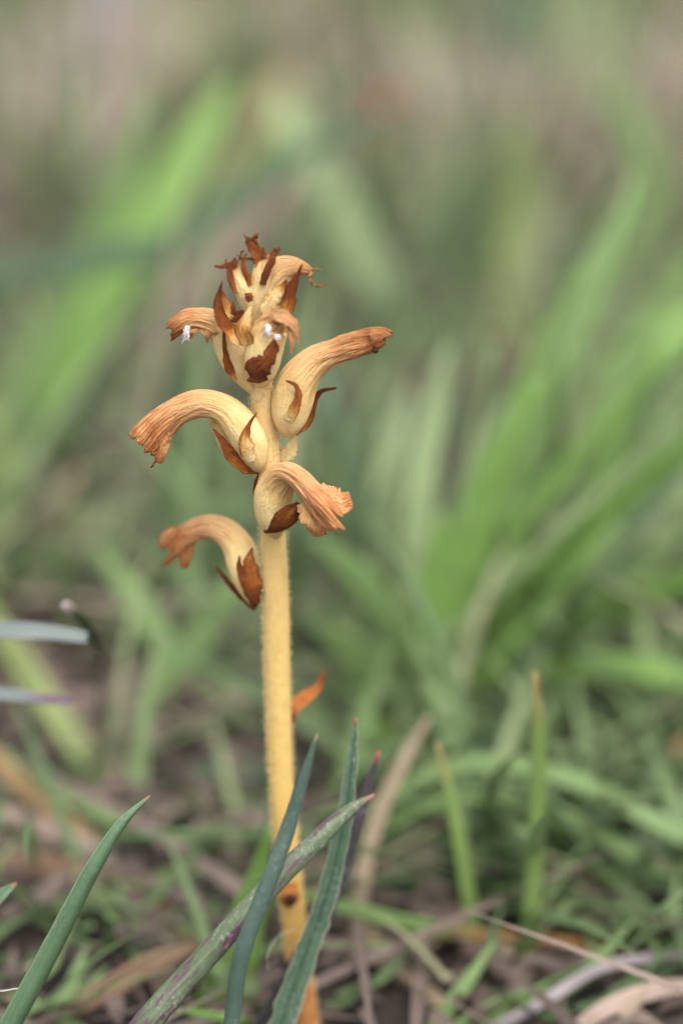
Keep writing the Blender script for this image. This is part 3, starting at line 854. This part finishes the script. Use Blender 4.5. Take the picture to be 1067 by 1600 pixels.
G8 = leaf('dark_leaf_tip', (0.035, 0.06, 0.025), (0.07, 0.12, 0.045), tip=(0.42, 0.36, 0.34), tip_at=0.972, tip_soft=0.014, purple=0.4, rough=0.5, trans=0.1)

front = [
    ('long grey green leaf with purple blotches and red tip crossing in front of the stem', [(170, 1690, -27), (228, 1600, -25), (300, 1518, -22), (400, 1408, -19), (500, 1307, -15), (545, 1267, -13), (585, 1242, -12)], (48, 44, 40, 35, 30, 24, 5), G1, dict(fold=-0.55, thick=0.001, twist=(10, 20), ns=70, jag=0.10, jagf=300)),
    ('blue green leaf with a brown joint, nearest one in front of the stem', [(345, 1700, -29), (362, 1600, -28), (370, 1530, -28), (382, 1478, -28), (418, 1385, -27), (452, 1290, -26), (475, 1215, -26), (496, 1148, -26)], (25, 26, 26, 27, 27, 25, 18, 4), G2, dict(fold=-0.5, thick=0.001, rib=0.1, ns=60, jag=0.05)),
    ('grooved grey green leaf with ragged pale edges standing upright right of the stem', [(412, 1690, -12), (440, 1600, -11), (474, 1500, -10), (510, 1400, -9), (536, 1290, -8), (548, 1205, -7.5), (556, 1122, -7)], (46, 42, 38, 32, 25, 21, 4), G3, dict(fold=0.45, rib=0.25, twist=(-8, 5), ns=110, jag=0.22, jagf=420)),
    ('dark purple leaf with red tip leaning behind the grooved leaf', [(360, 1690, -7), (425, 1580, -6), (480, 1478, -5), (528, 1375, -4), (562, 1270, -3), (592, 1174, -2)], (34, 32, 29, 27, 23, 4), G4, dict(fold=0.3, roundback=0.3, rib=0.12, ns=60, jag=0.07)),
    ('smooth green leaf curving up from the lower left corner, clear of the others', [(-30, 1690, -24), (26, 1590, -22), (88, 1474, -20), (148, 1358, -18), (192, 1288, -16), (235, 1244, -14)], (34, 36, 33, 28, 19, 4), G5, dict(fold=-0.5, thick=0.001, twist=(-15, -25), ns=60, jag=0.03)),
    ('short leaf tip entering at the lower left edge, tinged red', [(-80, 1480, -16), (-30, 1424, -15), (2, 1398, -14), (26, 1380, -13)], (26, 28, 20, 4), G5, dict(fold=0.3, roundback=0.3, ns=40)),
    ('pale blue grey leaf lying level at the left edge, upper one of two', [(-260, 1090, 22), (-160, 1020, 20), (-60, 986, 18), (0, 984, 17), (70, 987, 16), (136, 996, 15)], (24, 26, 26, 26, 25, 18), G6, dict(fold=0.2, ns=40)),
    ('pale blue grey leaf with purplish end at the left edge, lower one of two', [(-240, 1170, 22), (-150, 1110, 20), (-60, 1084, 18), (0, 1084, 17), (60, 1091, 16), (112, 1096, 15)], (18, 20, 20, 20, 18, 10), G7, dict(fold=0.2, ns=40)),
    ('thin dark leaf with whitish tip above the pale blue grey leaf', [(158, 1060, 75), (158, 1030, 42), (150, 1002, 26), (128, 966, 21), (100, 943, 17)], (10, 12, 16, 18, 14), G8, dict(fold=0.3, ns=40)),
]
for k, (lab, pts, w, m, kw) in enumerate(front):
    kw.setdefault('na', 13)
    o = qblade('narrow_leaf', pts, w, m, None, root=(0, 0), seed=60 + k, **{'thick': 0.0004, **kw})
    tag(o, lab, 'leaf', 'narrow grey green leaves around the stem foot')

# ------------------------------------------------------------------ the withered broomrape
foot = Q(487, 1625, 0)
foot = np.array([foot[0], foot[1], -0.003])
plant = empty('broomrape', foot, 'withered yellow broomrape with a pale stem and curled brown flowers', 'wildflower')

# stem
st_pts = [(395, 455, 1), (403, 520, 0.5), (408, 600, 0), (415, 680, 0), (421, 760, 0), (427, 850, 0), (431, 950, 0), (433, 1050, 0), (436, 1150, 0),
          (440, 1230, 0), (446, 1300, 0), (455, 1400, 0), (468, 1510, 0), (481, 1600, 0)]
st_hw = [7, 14, 17.5, 19.5, 20, 20, 20.5, 20, 19.5, 19, 19, 19, 18, 16]
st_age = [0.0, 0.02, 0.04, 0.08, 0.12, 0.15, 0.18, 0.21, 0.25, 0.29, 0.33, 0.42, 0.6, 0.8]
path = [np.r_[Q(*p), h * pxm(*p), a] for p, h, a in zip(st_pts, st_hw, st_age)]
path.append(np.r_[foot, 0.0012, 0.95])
R = catmull(np.array(path), 150)
V, pc, ag = [], [], []
na = 40
Tn = unit(np.gradient(R[:, :3], axis=0))
SA = unit(np.cross(Tn, np.array([0, 1.0, 0])))
SB = np.cross(Tn, SA)
for i in range(len(R)):
    for j in range(na):
        q = 2 * math.pi * j / na
        k = 1 + 0.035 * mnoise.noise(Vector((math.cos(q) * 1.5, math.sin(q) * 1.5, i * 0.08))) + 0.02 * mnoise.noise(Vector((math.cos(q) * 5, math.sin(q) * 5, i * 0.12)))
        V.append(R[i, :3] + (SA[i] * math.cos(q) + SB[i] * math.sin(q)) * R[i, 3] * k)
        pc.append((math.cos(q), math.sin(q), i * 0.1)); ag.append(R[i, 4])
f = grid_faces(len(R), na) + [tuple(range(na))[::-1]]
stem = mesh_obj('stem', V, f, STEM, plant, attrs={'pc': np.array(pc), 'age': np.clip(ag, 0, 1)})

# short glandular hairs on the stem: one part, beyond counting
def hairs(name, V, f, count, length, rad, mat, parent, seedv, cen):
    r2 = random.Random(seedv)
    V = np.asarray(V)
    hv, hf = [], []
    quads = [q for q in f if len(q) == 4]
    for _ in range(count):
        q = quads[r2.randrange(len(quads))]
        k0 = q[0]
        a, b_, c_, d_ = (V[i] for i in q)
        u, v = r2.random(), r2.random()
        p = a * (1 - u) * (1 - v) + b_ * u * (1 - v) + c_ * u * v + d_ * (1 - u) * v
        n_ = np.cross(c_ - a, d_ - b_)
        nl = np.linalg.norm(n_)
        if nl < 1e-14:
            continue
        n_ = n_ / nl
        if np.dot(n_, p - cen[min(int(k0 // 40), len(cen) - 1)]) < 0:
            n_ = -n_
        n_ = unit(n_ + np.array([r2.gauss(0, 0.3) for _ in range(3)]))
        l = length * r2.uniform(0.4, 1.2)
        e1 = unit(np.cross(n_, np.array([0.31, 0.52, 0.8])))
        e2 = np.cross(n_, e1)
        k = len(hv)
        for (hh, rr) in ((0, rad), (l * 0.8, rad * 0.6), (l * 0.9, rad * 1.7), (l, rad * 0.8)):
            for j in range(3):
                t_ = 2.094 * j
                hv.append(p + n_ * hh + (e1 * math.cos(t_) + e2 * math.sin(t_)) * rr)
        for s_ in range(3):
            for j in range(3):
                hf.append((k + s_ * 3 + j, k + s_ * 3 + (j + 1) % 3, k + s_ * 3 + 3 + (j + 1) % 3, k + s_ * 3 + 3 + j))
    return mesh_obj(name, hv, hf, mat, parent)
ce = np.mean(np.array(V).reshape(len(R), na, 3), axis=1)
o = hairs('stem_hair', V, f, 8000, 0.00042, 0.000024, HAIR, plant, 3, ce)
o['kind'] = 'stuff'

def flower(pts, hw, ages, **kw):
    return tube('flower', pts, hw, PETAL, plant, ages, **kw)

def lobe(name, parent, pts, w, ages, mat=BRACT, **kw):
    kw.setdefault('fold', 0.3); kw.setdefault('ns', 40); kw.setdefault('na', 9); kw.setdefault('wav', 0.4); kw.setdefault('jag', 0.28); kw.setdefault('jagf', 120)
    lobe.k += 1
    return qblade(name, pts, w, mat, parent, ages=ages, seed=100 + lobe.k, thick=0.00016, **kw)
lobe.k = 0

# left curled flower
f1 = flower([(402, 736, -1.0), (400, 716, -1.8), (390, 690, -2.0), (371, 660, -2.0), (346, 638, -2.2), (312, 631, -2.4), (280, 642, -2.6), (252, 664, -2.8), (230, 692, -3.0)],
            [6, 19, 28, 27, 23, 22, 24, 27, 31], [0.10, 0.06, 0.05, 0.08, 0.24, 0.5, 0.62, 0.66, 0.72], ell=(1, 0.9, 0.85, 0.75, 0.6), seed=1,
            lips=[(200, 26, 1.0, -0.05), (20, 40, 0.25, 0.0), (100, 40, -0.1, 0.0), (280, 30, 0.35, -0.1)], ragged=0.35, wrinkle=(0.01, 0.09), lumps=0.05)
lobe('calyx', f1, [(403, 736, -1.5), (378, 728, -2.6), (356, 706, -3.2), (346, 688, -3.2), (333, 670, -3.0)], (12, 22, 20, 12, 2), (0.7, 0.72, 0.7, 0.75, 0.9), fold=0.5, face=(0.4, -1, 0.6))
lobe('calyx', f1, [(392, 722, -4.4), (385, 700, -5.0), (384, 680, -5.0), (390, 662, -4.9), (401, 645, -4.8)], (18, 26, 15, 6, 2), (0.12, 0.32, 0.58, 0.7, 0.9), fold=-0.3)
lobe('calyx', f1, [(395, 722, 1.0), (358, 700, 1.6), (342, 675, 1.6), (330, 655, 1.4)], (16, 24, 20, 4), (0.0, 0.0, 0.1, 0.3))

# right flower
f2 = flower([(453, 682, -1.0), (452, 660, -1.5), (456, 630, -1.6), (466, 596, -1.8), (490, 566, -2.0), (522, 549, -2.2), (556, 538, -2.4), (585, 531, -2.6), (601, 529, -2.6)],
            [7, 24, 32, 31, 25, 20, 21, 20, 12], [0.08, 0.1, 0.12, 0.2, 0.38, 0.58, 0.66, 0.74, 0.8], ell=(1, 0.9, 0.85, 0.7, 0.55), seed=2,
            lips=[(175, 26, 0.9, -0.1), (0, 40, -0.5, -0.1), (60, 30, -0.1, 0.05)], ragged=0.5, wrinkle=(0.01, 0.10), lumps=0.04)
lobe('calyx', f2, [(450, 658, -4.1), (459, 640, -4.6), (466, 620, -4.6), (463, 603, -4.5), (446, 594, -4.6)], (18, 17, 12, 7, 2), (0.2, 0.5, 0.65, 0.7, 0.85), fold=-0.25)
lobe('bract', f2, [(462, 678, -1.2), (484, 655, -1.0), (491, 630, -0.8), (501, 612, -0.8), (526, 606, -0.8)], (10, 16, 13, 8, 3), (0.5, 0.75, 0.8, 0.85, 0.95), fold=0.4, face=(-0.5, -1, 0.2))
blob('scar', Q(586, 546, -3.4), (0.00035, 0.0003, 0.0004), BLACK, f2, seed=4)

# lower right flower, bent towards the lens
f3 = flower([(432, 836, -1.5), (428, 815, -2.4), (426, 785, -3.0), (434, 757, -3.6), (450, 741, -5.0), (469, 750, -6.4), (486, 769, -7.4), (503, 790, -8.0), (519, 808, -8.2)],
            [8, 25, 30, 28, 24, 25, 31, 38, 42], [0.08, 0.08, 0.1, 0.2, 0.42, 0.58, 0.62, 0.66, 0.7], ell=(1, 0.9, 0.8, 0.62, 0.5), seed=3,
            lips=[(180, 26, 0.3, 0.1), (0, 26, 0.35, 0.1), (90, 40, -0.3, 0), (270, 30, -0.25, 0.0)], ragged=0.6, wrinkle=(0.01, 0.13), lumps=0.05, flare=0.0)
lobe('calyx', f3, [(414, 832, -3.4), (430, 829, -4.6), (448, 815, -5.4), (460, 800, -5.6), (468, 786, -5.2)], (8, 28, 40, 32, 8), (0.8, 0.85, 0.8, 0.7, 0.6), fold=-0.5, face=(0.2, -1, -0.3), jag=0.06, wav=0.15)
lobe('bract', f3, [(412, 800, -1.2), (401, 778, -1.6), (399, 758, -1.7), (404, 738, -1.8)], (8, 9, 7, 2), (0.5, 0.7, 0.8, 0.9))

def lip(par, pts, w, age, **kw):
    kw.setdefault('wav', 0.6); kw.setdefault('jag', 0.22); kw.setdefault('ns', 30)
    lobe('lip', par, pts, w, [age, age + 0.08, age + 0.2][:3] if len(pts) == 3 else [age] * (len(pts) - 1) + [age + 0.2], mat=PETAL, fold=kw.pop('fold', -0.3), na=11, **kw)
lip(f1, [(249, 672, -3.6), (252, 690, -3.8), (251, 707, -3.8), (247, 723, -3.6)], (34, 28, 20, 12), 0.62)
lip(f2, [(578, 524, -4.0), (592, 523, -4.2), (603, 522, -4.0), (613, 525, -3.8)], (20, 15, 10, 5), 0.7)
lip(f3, [(494, 768, -8.2), (514, 780, -8.9), (533, 785, -9.1), (549, 781, -8.8)], (40, 46, 40, 26), 0.58, face=(0.1, -1, 0.5))
lip(f3, [(482, 782, -8.2), (489, 802, -8.9), (496, 821, -9.1), (500, 838, -8.8)], (40, 46, 38, 22), 0.58)
# lowest left flower, leaning back
f4 = flower([(397, 944, 0.0), (391, 920, 0.6), (382, 888, 1.8), (374, 858, 3.0), (355, 834, 4.2), (326, 823, 5.4), (300, 831, 6.4), (280, 845, 7.0), (268, 853, 7.4)],
            [7, 19, 25, 25, 22, 19, 19, 21, 24], [0.14, 0.12, 0.12, 0.16, 0.34, 0.52, 0.62, 0.7, 0.76], ell=(1, 0.9, 0.85, 0.7, 0.6), seed=4,
            lips=[(190, 26, 1.1, 0.0), (0, 30, 0.3, 0.1)], ragged=0.4, wrinkle=(0.01, 0.08))
lobe('calyx', f4, [(398, 944, -1.0), (394, 915, -1.6), (391, 890, -1.4), (390, 872, -1.2), (394, 856, -1.0)], (16, 33, 28, 14, 3), (0.8, 0.68, 0.58, 0.55, 0.75), fold=-0.3)
lobe('calyx', f4, [(388, 930, -1.2), (380, 905, -1.4), (374, 885, -1.2), (374, 868, -1.0)], (12, 14, 9, 2), (0.6, 0.62, 0.72, 0.8), fold=-0.3)
lobe('bract', f4, [(402, 948, 0.2), (383, 937, 0.6), (362, 916, 1.4), (348, 898, 2.2), (338, 886, 3.0)], (18, 12, 9, 7, 3), (0.9, 0.95, 0.95, 0.95, 1.0), fold=0.3)

lip(f4, [(292, 838, 6.4), (291, 856, 6.2), (289, 872, 6.2), (287, 888, 6.2)], (30, 26, 22, 12), 0.62)
lip(f4, [(278, 832, 6.4), (267, 836, 6.2), (258, 844, 6.2), (254, 858, 6.2)], (22, 22, 20, 10), 0.66)
# upper left flower
f5 = flower([(402, 616, 0.4), (388, 592, -0.3), (371, 564, -0.8), (356, 535, -0.6), (340, 509, -0.6), (316, 498, -0.8), (292, 499, -1.0), (276, 508, -1.2), (266, 517, -1.2)],
            [8, 17, 25, 24, 21, 18, 16, 14, 12], [0.05, 0.04, 0.04, 0.08, 0.28, 0.5, 0.64, 0.72, 0.8], ell=(1, 0.9, 0.85, 0.8, 0.7), seed=5,
            lips=[(180, 30, 0.7, 0.1), (20, 40, -0.5, 0.0)], ragged=0.6, wrinkle=(0.01, 0.09))
lobe('calyx', f5, [(368, 594, -2.9), (357, 572, -3.0), (352, 550, -2.8), (350, 525, -2.7), (349, 502, -2.6)], (7, 15, 8, 5, 2), (0.5, 0.75, 0.75, 0.8, 0.9))
blob('fluff', Q(291, 519, -2.2), (0.00028, 0.00025, 0.00035), FLUFF, f5, rough=1.2, seed=6)
for k in range(9):
    a_ = random.uniform(-1, 1)
    thread('fluff', [Q(291 + 3 * a_, 510 + random.uniform(-2, 3), -2.2), Q(290 + 6 * a_, 520, -2.3 + random.uniform(-.3, .3)), Q(287 + 9 * a_, 527 + random.uniform(0, 9), -2.2 + random.uniform(-.4, .4))], 0.00011, FLUFF, f5, kink=0.0003, seed=k * 3.7, ns=12, nr=5)
for k, (a, b_) in enumerate((((318, 512), (323, 535)), ((302, 512), (296, 528)), ((330, 512), (340, 528)))):
    lobe('shred', f5, [(a[0], a[1], -1.4), ((a[0] + b_[0]) / 2 + 3, (a[1] + b_[1]) / 2, -1.8), (b_[0], b_[1], -1.6)], (16, 9, 3), (0.55, 0.65, 0.75), mat=PETAL, jag=0.5)

# front bud flower, facing the lens
f6 = flower([(409, 600, -1.4), (408, 582, -2.4), (411, 556, -3.2), (418, 528, -3.6), (427, 507, -4.0), (437, 496, -4.8)],
            [8, 23, 29, 28, 24, 17], [0.08, 0.05, 0.03, 0.06, 0.3, 0.55], ell=(1, 0.9, 0.85, 0.8), seed=6,
            lips=[(180, 40, 0.3, 0.0), (0, 40, -0.8, 0.0)], ragged=0.6, wrinkle=(0.01, 0.07))
lobe('calyx', f6, [(404, 598, -4.4), (404, 578, -5.2), (419, 560, -5.7), (427, 541, -5.8), (428, 528, -5.7)], (30, 40, 20, 18, 5), (0.85, 0.8, 0.75, 0.7, 0.6), fold=-0.3, jag=0.5)
for k, (pts, w) in enumerate(((((424, 490, -5.0), (444, 494, -5.8), (459, 508, -6.2), (466, 532, -6.2)), (20, 22, 14, 4)),
                              (((446, 498, -5.4), (455, 515, -6.0), (457, 535, -6.2), (455, 553, -6.0)), (14, 12, 9, 4)),
                              (((434, 492, -5.4), (446, 505, -6.0), (447, 520, -6.2)), (16, 11, 4)),
                              (((455, 506, -5.8), (462, 520, -6.3), (470, 540, -6.2)), (10, 7, 2)))):
    lobe('shred', f6, pts, w, [0.5] * len(pts), mat=PETAL, jag=0.5)
blob('stigma', Q(418, 516, -6.4), (0.00042, 0.0004, 0.0008), FLUFF, f6, rough=0.4, seed=8)
blob('stigma', Q(433, 527, -6.4), (0.00035, 0.0003, 0.0003), FLUFF, f6, rough=0.5, seed=9)

# upper right flower, dried open
f7 = flower([(415, 500, 0.2), (416, 475, 0.2), (421, 450, 0.2), (433, 428, 0.0), (452, 418, -0.2), (472, 420, -0.4), (488, 425, -0.6)],
            [9, 18, 24, 25, 20, 13, 6], [0.02, 0.02, 0.05, 0.3, 0.48, 0.56, 0.66], ell=(1, 0.8, 0.6, 0.5), seed=7, ragged=0.5, wrinkle=(0.01, 0.07), lumps=0.06)
lobe('bract', f7, [(444, 500, -2.2), (450, 475, -2.6), (455, 452, -2.6), (464, 432, -2.4), (472, 412, -2.2)], (18, 24, 18, 8, 2), (0.25, 0.55, 0.88, 0.9, 0.95), fold=-0.35)
lobe('bract', f7, [(412, 490, -2.4), (424, 470, -2.9), (436, 455, -3.0), (448, 437, -3.0)], (16, 24, 16, 3), (0.05, 0.15, 0.3, 0.85), fold=-0.3)
thread('shred', [Q(488, 424, -0.8), Q(483, 434, -1.0), Q(490, 444, -1.2), Q(500, 447, -1.0), Q(511, 444, -0.8)], 0.00022, PETAL, f7, (0.55, 0.75), kink=0.0004, seed=3)
thread('shred', [Q(490, 421, -0.6), Q(497, 420, -0.6), Q(501, 424, -0.6)], 0.00014, PETAL, f7, (0.55, 0.7), kink=0.0003, seed=5)

# buds at the top
b1 = tube('bud', [(398, 500, 0.0), (402, 470, -0.6), (407, 440, -0.8), (412, 415, -0.8), (418, 398, -0.6)], [10, 13, 15, 14, 9], PETAL, plant,
          [0.02, 0.02, 0.05, 0.18, 0.75], ell=(1, 0.85), seed=8, ragged=0.5, wrinkle=(0.02, 0.08))
lobe('bract', b1, [(410, 445, -2.2), (416, 425, -2.3), (424, 408, -2.2), (430, 393, -2.0)], (10, 13, 12, 6), (0.85, 0.9, 0.9, 0.9), fold=-0.4, mat=RUST)
lobe('bract', b1, [(424, 400, -1.6), (430, 394, -1.8), (437, 386, -1.8)], (12, 12, 3), (0.6, 0.7, 0.9), mat=RUST, jag=0.6)
lobe('bract', b1, [(408, 412, -1.2), (402, 398, -1.6), (393, 386, -1.8), (386, 370, -1.8)], (22, 20, 12, 6), (0.5, 0.6, 0.8, 0.9), mat=RUST, jag=0.5)
lobe('bract', b1, [(410, 405, -1.0), (404, 393, -1.4), (400, 382, -1.5), (397, 369, -1.5)], (18, 13, 8, 3), (0.6, 0.75, 0.8, 0.9), mat=RUST, jag=0.5)
lobe('bract', b1, [(405, 402, -1.0), (396, 404, -1.3), (384, 404, -1.3)], (10, 7, 2), (0.7, 0.8, 0.9), mat=RUST, jag=0.4)
b2 = tube('bud', [(392, 492, -0.2), (386, 470, -0.8), (379, 447, -1.2), (372, 426, -1.2), (366, 414, -1.0)], [8, 13, 15, 13, 7], PETAL, plant,
          [0.02, 0.02, 0.04, 0.15, 0.7], ell=(1, 0.8), seed=9, ragged=0.4, wrinkle=(0.02, 0.06))
lobe('bract', b2, [(369, 458, -2.3), (362, 440, -2.5), (359, 425, -2.4), (360, 410, -2.2)], (6, 11, 10, 4), (0.5, 0.7, 0.8, 0.85), mat=RUST, fold=-0.3)
lobe('bract', b2, [(364, 420, -1.8), (356, 414, -2.0), (347, 417, -2.0), (335, 415, -2.0)], (12, 8, 6, 3), (0.6, 0.8, 0.85, 0.9), mat=RUST, jag=0.4)
lobe('bract', b2, [(358, 416, -1.8), (364, 410, -2.0), (372, 408, -2.0)], (8, 6, 2), (0.6, 0.8, 0.9), mat=RUST, jag=0.4)
lobe('bract', b2, [(391, 446, -2.0), (386, 430, -2.2), (380, 415, -2.2), (381, 402, -2.0)], (8, 11, 7, 3), (0.45, 0.7, 0.8, 0.9), mat=RUST, fold=-0.3)
blob('scar', Q(389, 464, -2.6), (0.00045, 0.0003, 0.0005), RUST, b2, rough=0.5, seed=11, age=0.95)

ap = random.Random(5)
for k in range(15):                                    # frayed brown shreds of the dried tips
    x0, y0 = ap.choice(((366, 414), (388, 378), (397, 374), (430, 394), (381, 404), (412, 396), (352, 415)))
    a = math.radians(ap.uniform(20, 165)); l_ = ap.uniform(6, 15)
    pts = [Q(x0 + ap.uniform(-3, 3), y0 + 3, -1.6)]
    for q in (0.5, 1.0):
        pts.append(Q(x0 + l_ * q * math.cos(a + q * ap.uniform(-0.8, 0.8)), y0 - l_ * q * math.sin(a), -1.6 + ap.uniform(-0.7, 0.5)))
    thread('shred', pts, ap.uniform(0.00012, 0.00024), RUST, b1 if x0 > 383 else b2, (0.4, 0.9), kink=0.00025, seed=k * 1.3, ns=14, nr=5)
# cupped bracts under the buds
lobe('bract', plant, [(386, 545, -3.0), (368, 528, -3.4), (348, 508, -3.2), (339, 480, -3.0), (341, 460, -2.8), (347, 439, -2.8)], (18, 30, 28, 18, 10, 2), (0.15, 0.2, 0.75, 0.95, 0.9, 0.8), fold=0.5, face=(0.6, -0.7, 0.5))
lobe('bract', plant, [(372, 512, -2.0), (360, 488, -1.8), (352, 470, -1.8), (344, 448, -2.0)], (18, 17, 10, 2), (0.35, 0.42, 0.5, 0.65), fold=0.3)
lobe('bract', plant, [(388, 538, -4.4), (382, 515, -4.8), (388, 496, -4.8), (392, 482, -4.8), (398, 474, -5.0)], (22, 30, 18, 7, 3), (0.3, 0.45, 0.35, 0.15, 0.3), fold=0.4, face=(-0.4, -0.9, 0.3))
lobe('bract', plant, [(372, 505, -3.4), (376, 492, -3.6), (380, 484, -3.6)], (22, 24, 6), (0.9, 0.95, 0.95), mat=RUST, jag=0.8, wav=0.8)
lobe('bract', plant, [(366, 490, -2.6), (364, 480, -2.8), (365, 470, -2.8)], (8, 8, 3), (0.7, 0.8, 0.8), mat=RUST, jag=0.6)
# pale scrap behind the stem and the scale leaves further down
lobe('bract', plant, [(438, 722, 0.8), (452, 705, 0.8), (462, 682, 0.8)], (16, 24, 6), (0.0, 0.0, 0.05))
s1 = lobe('scale_leaf', plant, [(456, 1132, 1.0), (458, 1108, 1.2), (478, 1090, 1.8), (498, 1074, 2.2), (508, 1046, 2.4)], (8, 24, 23, 15, 2), (0.8, 0.5, 0.45, 0.5, 0.8), mat=RUST, fold=0.5, jag=0.05, face=(-0.3, -1, 0.5))
s2 = lobe('scale_leaf', plant, [(450, 1418, -1.6), (452, 1402, -2.2), (452, 1380, -1.8)], (24, 32, 24), (0.6, 0.45, 0.5), mat=RUST, fold=-0.4, jag=0.1)
blob('scar', Q(453, 1406, -2.6), (0.0006, 0.0003, 0.0007), BLACK, s2, seed=15)
s3 = lobe('scale_leaf', plant, [(478, 1620, -1.8), (474, 1570, -2.0), (472, 1530, -1.8), (464, 1490, -1.4)], (34, 34, 30, 6), (0.3, 0.3, 0.3, 0.4), mat=RUST, fold=-0.4, jag=0.05)

# two threads of spider silk
o = thread('spider_thread', [Q(-40, 1551, -21), Q(5, 1549, -21), Q(30, 1545, -21), Q(50, 1545, -21)], 0.00006, THREAD)
tag(o, 'short white spider thread on the smooth leaf at the lower left corner', 'spider thread', 'spider threads')
o = thread('spider_thread', [Q(462, 1452, -3), Q(432, 1468, -8), Q(418, 1495, -10), Q(420, 1520, -10)], 0.00003, THREAD)
tag(o, 'fine curved thread hanging between the crossed leaves', 'spider thread', 'spider threads')
